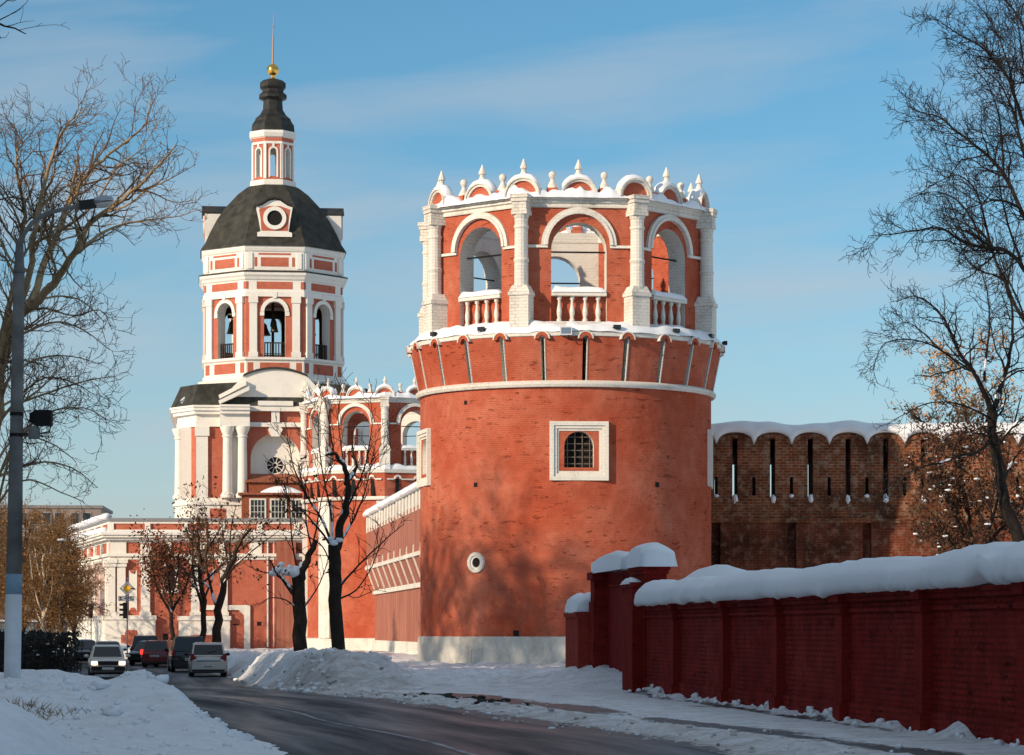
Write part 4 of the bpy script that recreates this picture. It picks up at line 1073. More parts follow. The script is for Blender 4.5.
b = MB(); b.box(fs(86.2), fs(83.2), -.55, .3, -.2, 2.1); b.box(fs(86.2) - .04, fs(83.2), -.6, .35, 2.1, 2.25); b.build('low_wall', painted_brick('fence_brick_lit', (.36, .040, .026), (.40, .06, .04), (.20, .022, .015), stain=.4, courses=.8, chips=.3), fen)  # lighter brick colour stands in for the stronger light on this facing
def mound(x0, x1, y0, y1, zb, h, seed, name='pier_snow', nx=18, ny=9, power=.5):
    mb = MB(); rows = []
    for i in range(nx + 1):
        u = i/nx; row = []
        for j in range(ny + 1):
            w = j/ny
            e = (max(0, math.sin(math.pi*u))**power)*(max(0, math.sin(math.pi*w))**power)
            k = 1 + .22*mnoise.noise(Vector((u*3 + seed, w*2, seed)))
            ex = .07*math.sin(math.pi*u)*0
            kk = .86 + .14*min(1.0, e/.55); jx = .05*mnoise.noise(Vector((w*5 + seed, u*5, 3))); xm, ym = (x0 + x1)/2, (y0 + y1)/2
            row.append((xm + ((x1 - x0)*(u - .5))*kk + jx, ym + ((y1 - y0)*(w - .5))*kk + jx, zb - .03 + h*e*k + .05*mnoise.noise(Vector((u*7, w*6, seed)))*e))
        rows.append(row)
    mb.grid(rows); return mb.build(name, M_SNOW_SOFT, fen, smooth=True)
mound(fs(76.0), fs(73.0), -.30, .90, 3.42, .66, 2, power=.26)
mound(fs(83.45), fs(75.9), -.32, .75, 3.42, .56, 5, power=.22)
mound(fs(75.0), fs(62.0), .25, 1.9, 2.4, .92, 6, power=.7)
mound(fs(86.6), fs(83.0), -.68, .45, 2.25, .62, 7, power=.30)
mound(fs(75.7), fs(73.6), -.43, 0.0, 2.97, .18, 8, power=.5)
# ------------------------------------------------------------ ground, road, snow
def interp(tab, x):
    if x <= tab[0][0]: return tab[0][1]
    for (a, p), (b, q) in zip(tab, tab[1:]):
        if x <= b:
            t = (x - a)/(b - a); t = t*t*(3 - 2*t)*0.35 + t*0.65; return p + (q - p)*t
    return tab[-1][1]
RT = [(-20, 15.5), (20, 6.9), (39, 2.7), (54, -.45), (65, -2.8), (78, -5.8), (100, -9.7), (120, -12.3), (140, -15.8), (160, -19.8), (190, -26.3), (230, -36.5), (320, -60)]
WT = [(-20, 6), (60, 6.1), (78, 6.9), (100, 8.4), (400, 9.0)]
def Rr(Z): return interp(RT, Z)
def Lr(Z): return Rr(Z) - interp(WT, Z)
def sst(a, b, x):
    t = max(0.0, min(1.0, (x - a)/(b - a))); return t*t*(3 - 2*t)
def zr(Z): return -.42*sst(58, 112, Z)     # the road dips gently away from the camera
def nz(x, y, z=0.0): return mnoise.noise(Vector((x, y, z)))
g = MB(); g.grid([[(-1500 + 500*j, y, z) for j in range(7)] for y, z in ((-300, -.04), (58, -.06), (86, -.40), (115, -.6), (3200, -.6))])
tag(g.build('ground', M_SNOW, uv=False), kind='structure')

def road_mat():
    m, nt, b = new_mat('wet_winter_asphalt'); k = NT(nt); ob = k.coord()
    uv = k.coord('UV'); n1 = k.noise(k.mapping(uv, (6.5, .05, 1)), 1.0, 5, .6); n2 = k.noise(ob, 9.0, 5, .7); n3 = k.noise(k.mapping(uv, (22.0, .045, 1)), 1.0, 5, .65)
    c = k.mix(k.ramp(n1, [(.36, 0.0), (.66, 1.0)]), (.010, .011, .014), (.032, .033, .038))
    c = k.mix(k.math('MULTIPLY', k.ramp(n3, [(.56, 0.0), (.72, 1.0)]), .4), c, (.10, .095, .095))
    c = k.mix(k.math('MULTIPLY', k.ramp(n2, [(.5, 0.0), (.75, 1.0)]), .3), c, (.11, .10, .095))
    k.link(c, b.inputs['Base Color'])
    su = k.n('ShaderNodeSeparateXYZ'); k.link(uv, su.inputs[0])
    edge = k.ramp(su.outputs[0], [(.10, 1.0), (.42, .25)])
    k.link(k.ramp(n1, [(.35, .32), (.65, .62)]), b.inputs['Roughness']); k.link(k.math('MULTIPLY', k.ramp(n1, [(.40, .45), (.60, .08)]), edge), b.inputs['Specular IOR Level'])
    k.link(k.bump(n2, .5, .02), b.inputs['Normal'])
    return m
M_ROAD = road_mat()
rows = []; Z = -15.0
while Z < 318:
    a, b_ = Rr(Z) + .6, Lr(Z) - .8
    rows.append([(b_ + (a - b_)*j/8, Z, .012 + zr(Z)) for j in range(9)]); Z += 2.0
rd = MB(); rd.grid(rows); rdo = tag(rd.build('road', M_ROAD, uv=False), kind='structure')
ul = rdo.data.uv_layers.new(name='along'); dat = []
for l in rdo.data.loops: p = rdo.data.vertices[l.vertex_index].co; dat += [(Rr(p.y) - p.x)/8.0, p.y]
ul.data.foreach_set('uv', dat)
M_LINE = plain('worn_road_paint', (.26, .26, .27), .7, 0, .7, 1.3)
ln = MB(); rows = []; Z = 25.0
while Z < 120:
    c = (Rr(Z) + Lr(Z))/2 - .50; rows.append([(c - .05, Z, .018 + zr(Z)), (c + .05, Z, .018 + zr(Z))]); Z += 1.5
ln.grid(rows); tag(ln.build('lane_marking', M_LINE, uv=False), kind='structure')

def verge_mat():
    m, nt, b = new_mat('trodden_verge'); k = NT(nt); ob = k.coord(); uv = k.coord('UV')
    wet = k.noise(k.mapping(uv, (1.1, .16, 1)), 1.0, 6, .62, .6); fine = k.noise(ob, 7.0, 6, .72); mid = k.noise(ob, 1.3, 5, .6)
    att = k.n('ShaderNodeAttribute'); att.attribute_name = 'wet'
    f = k.math('ADD', k.math('ADD', k.math('MULTIPLY', wet, .9), k.math('MULTIPLY', fine, .35)), k.math('MULTIPLY', mid, .15))
    f = k.ramp(k.math('ADD', f, k.math('SUBTRACT', att.outputs['Fac'], .5)), [(.76, 0.0), (.84, 1.0)])
    snow = k.mix(k.ramp(k.math('ADD', k.math('MULTIPLY', mid, .5), k.math('MULTIPLY', fine, .5)), [(.45, 0.0), (.66, .8)]), (.80, .82, .85), (.38, .35, .32))
    ad = k.n('ShaderNodeAttribute'); ad.attribute_name = 'dirt'
    dn = k.math('MULTIPLY', ad.outputs['Fac'], k.ramp(k.math('ADD', k.math('MULTIPLY', mid, .5), k.math('MULTIPLY', fine, .5)), [(.34, .25), (.58, 1.0)]))
    snow = k.mix(dn, snow, (.36, .31, .28))
    c = k.mix(f, snow, (.045, .034, .031))
    k.link(c, b.inputs['Base Color']); k.link(k.mix(f, .7, .42), b.inputs['Roughness']); b.inputs['Specular IOR Level'].default_value = .35
    h = k.math('SUBTRACT', k.math('ADD', mid, k.math('MULTIPLY', fine, .5)), k.math('MULTIPLY', f, .6))
    k.link(k.bump(h, .9, .06), b.inputs['Normal'])
    return m
M_VERGE = verge_mat()
def fence_x(Z): return 11.41 - .1066*Z
def h_right(X, Z):
    t = X - Rr(Z)
    h = .03
    n = nz(X*.9, Z*.9); n2 = nz(X*2.7, Z*2.7, 3); n3 = nz(X*7, Z*5, 8)
    B = sst(79.0, 84.5, Z + 1.2*nz(X*.6, Z*.4, 5))*(1 - .25*sst(112, 128, Z))
    ridge = nz((X + Z*.55)*1.1, (Z - X*.2)*.16, 2)
    h += 1.10*B*sst(.0, 1.5, t)*(1 - .82*sst(2.3, 4.2, t))*(1 + .14*n + .10*ridge + .05*n2) if B > 0 else 0
    h += B*(.05*n3 + .13*n2 + .10*nz(X*1.6 + Z*.9, Z*.35, 11))*sst(0, .8, t)
    h += .13*math.exp(-((t - 1.1)/.65)**2)*(.6 + .5*max(0, n2 + .25) + .25*n3)*(1 - B)
    h += .03*max(0, n2)*(1 - B) + .008*n3
    dT = math.hypot(X - T1X, Z - T1Y) - 6.3
    h += .10*sst(3.0, .2, dT)*(1 + .5*n) if dT < 5 else 0
    if 30 < Z < 84:
        dF = fence_x(Z) - X
        h += .25*math.exp(-(max(dF, 0)/.30)**2)*max(0, .35 + nz(Z*.7, 3, 1)*1.1 + .25*n3)
        if Z > 76: h += .38*sst(2.5, .3, dF)*sst(76, 79, Z)
    h *= sst(-.25, .25, t) if t < .25 else 1
    return h + zr(Z)*(1 - sst(.3, 5.5, t)*(1 if Z > 70 else 0))
rows = []; wet = []; dirt = []; NC = 110
Zs = [8 + .8*i for i in range(20)] + [24 + .38*i for i in range(int((136 - 24)/.38))] + [137 + 2.5*i for i in range(40)]
for Z in Zs:
    r0 = Rr(Z); row = []
    for j in range(NC + 1):
        u = j/NC; X = r0 - .25 + (u**1.6)*((13.5 if Z < 136 else 2.0) - r0)
        X += .18*nz(Z*1.1, 7, 2)*(1 - u)**6
        row.append((X, Z, h_right(X, Z)))
        t = X - r0
        dFw = fence_x(Z) - X
        w = .46 + .30*math.exp(-((t - 2.6)/(.45 + .8*sst(52, 66, Z)))**2)*(.45 + 1.5*max(0, nz(Z*.16, 2.0, 5) + .25)) + .20*math.exp(-((t - .0)/.25)**2) - .16*math.exp(-((t - 1.1)/.6)**2) - .25*math.exp(-((t - 4.2)/.6)**2) + .22*math.exp(-((dFw - .42)/.16)**2) - .2*math.exp(-(dFw/.2)**2)
        if Z > 73: w -= .7*sst(73, 77.5, Z)*sst(.2, .7, t)
        if 52 < Z < 77: w += .20*math.exp(-((t - 2.2)/1.2)**2)*sst(54, 62, Z)*(1 - sst(72, 75, Z))
        wet.append(max(0, w))
        dirt.append(min(1, .75*math.exp(-(max(0, t - .1)/.45)**2) + .65*sst(78, 81, Z)*(1 - sst(87, 96, Z))*sst(4.5, 2.5, t) + .55*math.exp(-((t - 1.1)/.8)**2)*(1 - sst(78, 82, Z))))
    rows.append(row)
vg = MB(); vg.grid(rows)
vo = vg.build('snow_verge', M_VERGE, smooth=True, uv=False)
ul = vo.data.uv_layers.new(name='along'); co = vo.data.vertices
dat = []
for l in vo.data.loops:
    p = co[l.vertex_index].co; dat += [p.x - Rr(p.y), p.y]
ul.data.foreach_set('uv', dat)
at_ = vo.data.attributes.new('wet', 'FLOAT', 'POINT'); at_.data.foreach_set('value', wet)
at_ = vo.data.attributes.new('dirt', 'FLOAT', 'POINT'); at_.data.foreach_set('value', dirt)
tag(vo, kind='structure')

def h_left(X, Z):
    t = Lr(Z) - X
    n = nz(X*.55, Z*.5, 4); n2 = nz(X*1.7, Z*1.5, 9); n3 = nz(X*6, Z*4, 2)
    h = .02 + .76*sst(36.0, 47.0, Z + 1.6*n)*sst(-.05, 1.15 + .35*n, t)*(1 - .55*sst(56, 68, Z))*(1 - .30*sst(4, 9, t)*sst(50, 60, Z))
    dip = math.exp(-(((X + .148*Z)/.6)**2) - ((Z - 51)/9)**2); h *= 1 - .26*dip
    h *= 1 + .16*n + .12*n2
    d = ((X + 6.55)/1.0)**2 + ((Z - 49)/5.0)**2; h += .20*math.exp(-d)
    h += .07*sst(37, 44, Z)*max(0, nz(X*1.1 + Z*.5, Z*.22, 7))
    h += .05*n3*sst(0, .8, t)*sst(36, 42, Z) + .03*abs(n2)
    d = math.hypot((X + 6.6)/1.75, (Z - 31.5)/3.2); h = max(h, 1.02*max(0, 1 - d*d)**.8*(1 + .06*n2)) if d < 1 else h
    return h*sst(-.3, .2, t) + zr(Z)*(1 - .5*sst(0, 6, t))
rows = []
for i in range(300):
    Z = 20 + .20*i if i < 220 else 64 + (i - 220)*.9
    l0 = Lr(Z) + .3; row = []
    for j in range(91):
        X = l0 - ((j/90)**1.5)*15.0; row.append((X + .12*nz(Z*1.3, 3, 3)*(1 - j/90)**5, Z, h_left(X, Z)))
    rows.append(row)
bk = MB(); bk.grid(rows); tag(bk.build('snow_bank', M_BANK, smooth=True, uv=False), kind='structure')
rng = random.Random(4)
cl = MB()
for i in range(260):
    Z = rng.uniform(33, 74); t = rng.choice([rng.gauss(.7, .35), rng.gauss(.2, .2), rng.uniform(.2, 3)]); X = Rr(Z) + t; s = rng.uniform(.012, .045)*(1.7 if rng.random() < .1 else 1)
    cl.blob((X, Z, h_right(X, Z) + s*.3), s*rng.uniform(.8, 1.5), s, s*.75, 6, 4, m=0 if rng.random() < .35 else 1, jit=.5, seed=i)
for i in range(90):
    Z = rng.uniform(33, 76); X = fence_x(Z) - abs(rng.gauss(.05, .14)) - .05; s = rng.uniform(.02, .085)
    cl.blob((X, Z, h_right(X, Z) + s*.3), s*1.2, s*1.2, s*.9, 7, 4, m=0, jit=.5, seed=i)
for i in range(75):
    Z = 79 + abs(rng.gauss(0, 16)); t = abs(rng.gauss(.5, .7)) if i % 3 else rng.uniform(0, 3.5); X = Rr(Z) + t; s = rng.uniform(.03, .12)*(1 if Z < 95 else .8)
    cl.blob((X, Z, h_right(X, Z) + s*.15), s*1.3, s*1.1, s*.8, 7, 5, m=0 if rng.random() < .6 else 1, jit=.7, seed=i)
for i in range(26):
    Z = rng.uniform(40, 50); X = Lr(Z) - abs(rng.gauss(.8, 2.0)); s = rng.uniform(.05, .14)
    cl.blob((X, Z, h_left(X, Z) + s*.05), s*1.3, s*1.2, s*.7, 7, 5, m=0, jit=.7, seed=i)
for i in range(240):
    Z = rng.uniform(36, 52); X = Lr(Z) - abs(rng.gauss(1.2, 2.2)); s = rng.uniform(.02, .06)
    cl.blob((X, Z, h_left(X, Z) + s*.2), s*1.2, s, s*.8, 6, 4, m=0, jit=.5, seed=i)
tag(cl.build('snow_clods', [M_SNOW, M_SLUSH], smooth=True, uv=False), 'scattered clods of snow and slush along the kerbs', 'snow clods', kind='stuff')
cl = MB()
for i in range(46):
    a = rng.gauss(0, 1.0); Z = 65 + 2.6*a; X = Rr(Z) + 1.6 + rng.gauss(0, .4); s = rng.uniform(.02, .09)
    cl.blob((X, Z, h_right(X, Z) + s*.3), s*1.5, s, s*.7, 6, 4, jit=.6, seed=i)
tag(cl.build('frozen_dirt', plain('dark_frozen_dirt', (.03, .025, .022), .8), smooth=True, uv=False), 'dark frozen dirt clods heaped in the slush by the pavement', 'dirt', kind='stuff')
gr = MB()
for i in range(150):
    Z = rng.gauss(41.6, .6); X = -7.3 + rng.gauss(0, .30); z = h_left(X, Z); L = rng.uniform(.04, .16); a = rng.uniform(0, 6.3); d = rng.uniform(.1, .25)
    gr.face([(X - .012, Z, z - .03), (X + .012, Z, z - .03), (X + d*math.cos(a), Z + d*math.sin(a), z + L)])
tag(gr.build('dry_grass', plain('dry_grass_straw', (.30, .21, .13), .9, 0, .4, 5), uv=False), 'dry brown grass poking out of the near snowbank', 'grass', kind='stuff')

# ------------------------------------------------------------ buildings beyond
of = thing('office_building', 'grey concrete office block with dark square windows behind the bare brown trees', 'building', (-49.3, 330, 0), R(4))
b = MB(); b.box(-30, 0, 0, 16, -.2, 16.3); b.build('wall', M_OFFICE, of)
b = MB(); b.box(-30.2, .2, -.2, 16.2, 16.3, 16.65); b.build('roof_edge', plain('office_parapet', (.20, .19, .18), .8), of)
wo = None
for r_ in range(4):
    for c_ in range(10):
        x = -1.2 - 1.42*c_ - (.5 if c_ >= 2 else 0); z = 14.4 - 3.05*r_
        if wo is None:
            q = MB(); q.box(-.53, .53, -.08, .1, -.08, 1.43); wo = q.build('window', plain('office_frame', (.30, .29, .28), .6), of, loc=(x - .5, 0, z)); q = MB(); q.box(-.44, .44, -.1, -.05, 0, 1.33); q.build('pane', M_GLASS, wo)
        else: dup(wo, loc=(x - .5, 0, z))
q = MB()
for i in range(5): q.box(-2.8 - 2.4*i, -.8 - 2.4*i, -.12, .1, .7, 2.6)
q.build('shop_window', plain('shop_glass', (.10, .16, .20), .15), of)
q = MB(); q.box(-14, 0, -.5, .1, 2.7, 3.0); q.build('canopy', M_GREYWHITE, of)

# unseen tall block added left of the frame to keep the foreground in shade
ab = thing('shade_apartment_block', 'unseen apartment block added left of the frame to shade the foreground', 'building', (-27, 0, 0))
b = MB(); b.box(-13, 0, -62, 72, -.7, 20.0); b.build('wall', plain('apartment_render', (.36, .30, .24), .85, 0, .1, .5), ab)
b = MB(); b.box(-13.4, .4, -62.4, 72.4, 20.0, 20.5); b.build('roof', M_SNOW_SOFT, ab)
b = MB()
for f_ in range(6):
    for i in range(44): b.box(-.05, .04, -60 + 3*i, -58.6 + 3*i, 1.4 + 2.9*f_, 2.9 + 2.9*f_)
b.build('windows_of_facade', M_GLASS, ab)
ab2 = thing('shade_apartment_block', 'unseen lower apartment block added left of the frame to shade the cars', 'building', (-40, 0, 0))  # second block out of view, added to shade the street cars
b = MB(); b.box(-12, 0, 90, 152, -.7, 15.6); b.build('wall', plain('apartment_render_grey', (.30, .28, .26), .85, 0, .1, .5), ab2)
b = MB(); b.box(-12.4, .4, 89.6, 152.4, 15.6, 16.0); b.build('roof', M_SNOW_SOFT, ab2)
b = MB()
for f_ in range(5):
    for i in range(19): b.box(-.05, .04, 92 + 3*i, 93.4 + 3*i, 1.4 + 2.9*f_, 2.9 + 2.9*f_)
b.build('windows_of_facade', M_GLASS, ab2)

# ------------------------------------------------------------ street lamp
lp = thing('street_lamp', 'tall grey concrete street lamp with curved arm and white painted foot', 'street lamp', (-9.10, 50, 0)); lp.rotation_euler = (0, .017, 0); TI = Matrix.Rotation(-.017, 4, 'Y')
b = MB(); b.lathe([(.148, 2.72), (.122, 5.3), (.10, 8.25)], 16); b.build('pole', M_CONCRETE, lp, smooth=True)
b = MB(); b.lathe([(.156, -.1), (.151, 2.35)], 16); b.build('painted_foot', M_GREYWHITE, lp, smooth=True)
for zb in (ZH(414, 50), ZH(435, 50)): b = MB(); b.lathe([(.118, zb - .035), (.128, zb - .03), (.128, zb + .03), (.118, zb + .035)], 14); b.build('clamp_band', M_IRON, lp)
b = MB(); b.lathe([(.152, 2.35), (.1495, 2.72)], 16); b.build('blue_band', M_BLUEBAND, lp, smooth=True)
arm = [(17.5, 268), (18.6, 256), (20, 247), (24, 234), (32, 223), (40, 217), (48, 213), (63.6, 209), (80, 205.5)]
b = MB(); pts = [TI @ (P(x, y, 50) - Vector((-9.10, 50, 0))) for x, y in arm]; b.tube(pts, [.06, .05, .045, .042, .042, .042, .042, .04, .04], 8); b.lathe([(.115, 8.2), (.09, 8.35), (.07, 8.75), (.05, 8.8)], 12); b.build('arm', M_CONCRETE, lp, smooth=True)
hx = PX(80, 50) + 9.10; hz = ZH(205.5, 50)
Mh = TI @ Matrix.Translation((hx, 0, hz)) @ Matrix.Rotation(R(-8), 4, 'Y')
b = MB(); b.box(0, .30, -.09, .09, -.075, .075, 0, Mh); hd_ = b.build('lamp_neck', M_TRIM, lp)
b = MB(); i0 = 0; b.blob((0, 0, 0), .21, .15, .12, 16, 8)
for i in range(len(b.v)): q = Mh @ Vector((b.v[i][0] + .42, b.v[i][1], max(b.v[i][2], -.015) + .01)); b.v[i] = tuple(q)
b.build('lamp_hood', M_STEEL, lp, smooth=True)
b = MB(); b.blob((0, 0, 0), .19, .135, .10, 16, 8)
for i in range(len(b.v)): q = Mh @ Vector((b.v[i][0] + .42, b.v[i][1], min(b.v[i][2], -.012) - .005)); b.v[i] = tuple(q)
b.build('lamp_glass', plain('lamp_bowl', (.55, .52, .47), .25), lp, smooth=True)
fx = thing('floodlight', 'black box floodlight mounted on the street lamp pole', 'floodlight', (PX(42, 50), 49.98, ZH(418, 50)))
b = MB(); b.grid([[(x0, -.1, -.14), (x0, .14, -.14), (x0, .14, .14), (x0, -.1, .14)] for x0 in (-.12, .18)], 0, True, True, True); b.grid([[(-.12, -.08, -.13), (-.12, .12, -.13), (-.12, .12, .13), (-.12, -.08, .13)], [(-.22, -.04, -.08), (-.22, .08, -.08), (-.22, .08, .08), (-.22, -.04, .08)]], 0, True, False, True); b.build('housing', M_DARK, fx)
b = MB(); b.tube([(.16, 0, -.14), (.14, 0, -.25), (-.1, 0, -.3), (-.40, 0, -.28)], .018, 6); b.build('bracket', M_IRON, fx)
b = MB(); b.lathe([(.10, -.38), (.11, -.33), (.11, -.20), (.07, -.15)], 12, cx=-.14, cy=0); b.build('ballast_can', M_CONCRETE, fx, smooth=True)

# ------------------------------------------------------------ signals and signs at the junction
SZ = 190.0; sx = PX(127.3, SZ)
ps = thing('signal_post', 'thin grey post carrying a diamond sign, a plate and a traffic light', 'post', (sx, SZ, 0))
b = MB(); b.tube([(0, 0, 0), (0, 0, 5.35)], .055, 8, caps=True); b.build('pole', M_STEEL, ps)
b = MB(); b.lathe([(.16, 0), (.16, .1), (.06, .14)], 10); b.build('foot', M_CONCRETE, ps)
sg = thing('road_sign', 'yellow and white diamond priority road sign', 'road sign', (sx, SZ - .09, ZH(588.5, SZ)))
def diamond(r, y0, y1): b = MB(); b.slab([(0, -r), (r, 0), (0, r), (-r, 0)], y0, y1); return b
diamond(.52, 0, .03).build('black_rim', M_TRIM, sg); diamond(.49, -.012, -.002).build('white_border', M_GREYWHITE, sg); diamond(.31, -.024, -.014).build('yellow_field', plain('sign_yellow', (.80, .42, .02), .5), sg)
b = MB(); b.tube([(.28, -.02, .03), (.5, -.05, -.02), (.58, -.05, -.10)], [.04, .06, .02], 6); b.build('bracket', M_TRIM, sg)
sg = thing('direction_plate', 'narrow white plate with dark lettering below the diamond sign', 'road sign', (sx - .06, SZ - .09, ZH(598.5, SZ)))
b = MB(); b.box(-.54, .54, 0, .03, -.17, .17); b.build('plate', M_TRIM, sg); b = MB(); b.box(-.51, .51, -.012, -.002, -.145, .145); b.build('face', M_GREYWHITE, sg)
b = MB()
for x0, x1, z0, z1 in ((-.44, -.38, -.10, .10), (-.37, -.26, .05, .10), (-.37, -.26, -.10, -.05), (-.20, -.05, -.025, .03), (-.05, .02, -.09, .09), (.08, .13, -.10, .10), (.131, .22, .05, .10), (.131, .22, -.03, .02), (.28, .33, -.10, .10), (.36, .45, -.10, -.05), (.36, .45, .05, .10)): b.box(x0, x1, -.018, -.0125, z0, z1)
b.build('lettering', M_TRIM, sg)
def traffic_light(x, y, z, rz, label, group):
    o = thing('traffic_light', label, 'traffic light', (x, y, z), rz, group)
    b = MB(); b.box(-.19, .19, -.12, .12, 0, 1.1); b.build('housing', M_TRIM, o)
    for i in range(3):
        b = MB(); zc = .2 + .35*i
        b.grid([[(.13*math.cos(R(a)), yy, zc + .13*math.sin(R(a))) for a in range(-10, 191, 20)] for yy in (-.38, -.12)]); b.build('visor', M_TRIM, o)
        b = MB(); b.slab([(.11*math.cos(2*math.pi*j/12), zc + .11*math.sin(2*math.pi*j/12)) for j in range(12)], -.135, -.121); b.build('lens', M_GLASS, o)
    return o
traffic_light(PX(125.5, SZ), SZ - .18, ZH(618.5, SZ), R(-70), 'dark traffic light on the post under the diamond sign', 'traffic lights at the junction')
S2 = 219.0; s2x = PX(91, S2)
ps = thing('signal_post', 'pale post beside the left corner of the church wing', 'post', (s2x, S2, 0))
b = MB(); b.tube([(0, 0, 0), (0, 0, 4.4)], .07, 8, caps=True); b.build('pole', M_GREYWHITE, ps); b = MB(); b.lathe([(.18, 0), (.18, .1), (.08, .14)], 10); b.build('foot', M_CONCRETE, ps)
traffic_light(s2x, S2 - .2, ZH(618, S2), R(-60), 'dark traffic light on the pale post by the church corner', 'traffic lights at the junction')
l2 = thing('street_lamp', 'small distant lamp with pale head among the brown trees', 'street lamp', (PX(60, 185), 185, 0))
b = MB(); b.tube([(0, 0, 0), (0, 0, ZH(543, 185))], .06, 6); b.tube([(0, 0, ZH(543, 185)), (.15, -.3, ZH(541, 185))], .04, 6); b.build('pole', M_CONCRETE, l2)
b = MB(); b.blob((.15, -.4, ZH(540, 185)), .32, .2, .10, 10, 6); b.build('lamp_head', M_GREYWHITE, l2, smooth=True)

# ------------------------------------------------------------ cars
def paint(name, c, rough=.35, metal=.3):
    m, nt, b = new_mat(name); b.inputs['Base Color'].default_value = (*c, 1); b.inputs['Roughness'].default_value = rough; b.inputs['Metallic'].default_value = metal
    b.inputs['Coat Weight'].default_value = .4; return m
M_TAIL = plain('tail_lamp_red', (.20, .008, .010), .3)
M_PLATE = plain('number_plate_white', (.65, .65, .63), .5)
def lerp(a, b, t): return tuple(a[i] + (b[i] - a[i])*t for i in range(3))
def inset(q, l, r, b, t, off):
    """smaller quad inside quad (bl, br, tr, tl), pushed out by off along its normal"""
    bl, br, tr, tl = [Vector(p) for p in q]
    def at(u, v): return bl.lerp(br, u).lerp(tl.lerp(tr, u), v)
    n = (br - bl).cross(tl - bl).normalized()
    return [at(l, b) + n*off, at(1 - r, b) + n*off, at(1 - r, 1 - t) + n*off, at(l, 1 - t) + n*off]
def make_car(label, x, y, rz, pm, L, W, H, belt, cab, hood, kind, group, snow=False, lit=False, tail='tri', z=0.02, brake=False):
    z = zr(y) + .015
    """cab = (rear foot, rear top, front top, front foot) as fractions of the length from the rear; hood = height at the nose"""
    o = thing('parked_car' if kind != 'moving' else 'oncoming_car', label, 'car', (x, y, z), rz, group)
    h = W/2; cl_ = .20
    Y = lambda f: -L/2 + f*L
    st = [(0.0, .42, belt*.80, .86), (.015, .30, belt*.95, .93), (.05, .24, belt*.985, .985), (cab[0] + .02, cl_, belt, 1.0), (.5, cl_, belt, 1.0), (cab[3], cl_, belt*.985, 1.0), (cab[3] + (1 - cab[3])*.6, cl_, hood + (belt - hood)*.45, .985), (.965, .26, hood, .95), (.99, .33, hood*.93, .90), (1.0, .42, hood*.80, .84)]
    rows = []
    for f, zb, zt, k in st:
        w = h*k; zm = zb + (zt - zb)*.55
        rows.append([(-w*.90, Y(f), zb), (-w*.98, Y(f), zb + .10), (-w, Y(f), zm), (-w*.97, Y(f), zt - .07), (-w*.90, Y(f), zt), (0, Y(f), zt + .02), (w*.90, Y(f), zt), (w*.97, Y(f), zt - .07), (w, Y(f), zm), (w*.98, Y(f), zb + .10), (w*.90, Y(f), zb)])
    b = MB(); b.grid(rows, 0, True, True, True)
    # cabin shell
    wb, wt = h*.90, h*.72
    zt = H - .04
    A = lambda s, f, z_, w_: (s*w_, Y(f), z_)
    wt = h*.78 if tail == 'tri' else wt
    c = {(s, i): A(s, cab[i], belt - .01 if i in (0, 3) else zt, wb if i in (0, 3) else wt) for s in (-1, 1) for i in range(4)}
    rear = [c[-1, 0], c[1, 0], c[1, 1], c[-1, 1]]; front = [c[1, 3], c[-1, 3], c[-1, 2], c[1, 2]]
    left = [c[-1, 3], c[-1, 0], c[-1, 1], c[-1, 2]]; right = [c[1, 0], c[1, 3], c[1, 2], c[1, 1]]
    for q in (rear, front, left, right): b.face(q)
    b.grid([[(s*wt*k2, Y(cab[1]) + (Y(cab[2]) - Y(cab[1]))*t, zt + (.05*math.sin(math.pi*t)**.5 if abs(k2*s) < .9 else 0)) for s, k2 in ((-1, 1), (-1, .8), (1, 0), (1, .8), (1, 1))] for t in (0, .15, .5, .85, 1)])
    bo = b.build('body', pm, o, smooth=True, angle=35, uv=False)
    for nm, q, ins in (('rear_window', rear, (.05, .05, .10, .12)), ('windscreen', front, (.06, .06, .06, .08))):
        m = MB(); m.face(inset(q, *ins, .008)); m.build(nm, M_GLASS, o, uv=False)
    for s, q in ((-1, left), (1, right)):
        bl, br, tr, tl = [Vector(p) for p in q]
        m = MB(); q1 = inset(q, .05, .52, .06, .12, .008); q2 = inset(q, .52, .06, .06, .12, .008); m.face(q1); m.face(q2); m.build('side_window', M_GLASS, o, uv=False)
        m = MB(); yy = Y(cab[3]) - .25; m.blob((s*(h + .10), yy, belt + .06), .11, .07, .075, 8, 6); m.build('mirror', M_TRIM if kind != 'moving' else pm, o, smooth=True, uv=False)
    # bumpers
    m = MB(); m.box(-h*.88, h*.88, -L/2 - .05, -L/2 + .12, .30, .56); m.build('rear_bumper', pm if tail != 'box' else M_TRIM, o, uv=False)
    m = MB(); m.box(-h*.86, h*.86, -L/2 - .056, -L/2 + .1, .22, .33); m.build('bumper_lip', M_TRIM, o, uv=False)
    m = MB(); m.box(-h*.9, h*.9, L/2 - .10, L/2 + .06, .34, .52); m.build('front_bumper', M_TRIM, o, uv=False)
    m = MB(); m.box(-.26, .26, -L/2 - .065, -L/2 - .052, .58 if tail != 'tri' else .40, .69 if tail != 'tri' else .51); pl_ = m.build('number_plate', M_PLATE, o, uv=False)
    m = MB()
    for i in range(7): m.box(-.21 + .06*i, -.175 + .06*i, -L/2 - .069, -L/2 - .0655, (.60 if tail != 'tri' else .425), (.67 if tail != 'tri' else .485))
    m.build('plate_marks', M_TRIM, pl_, uv=False)
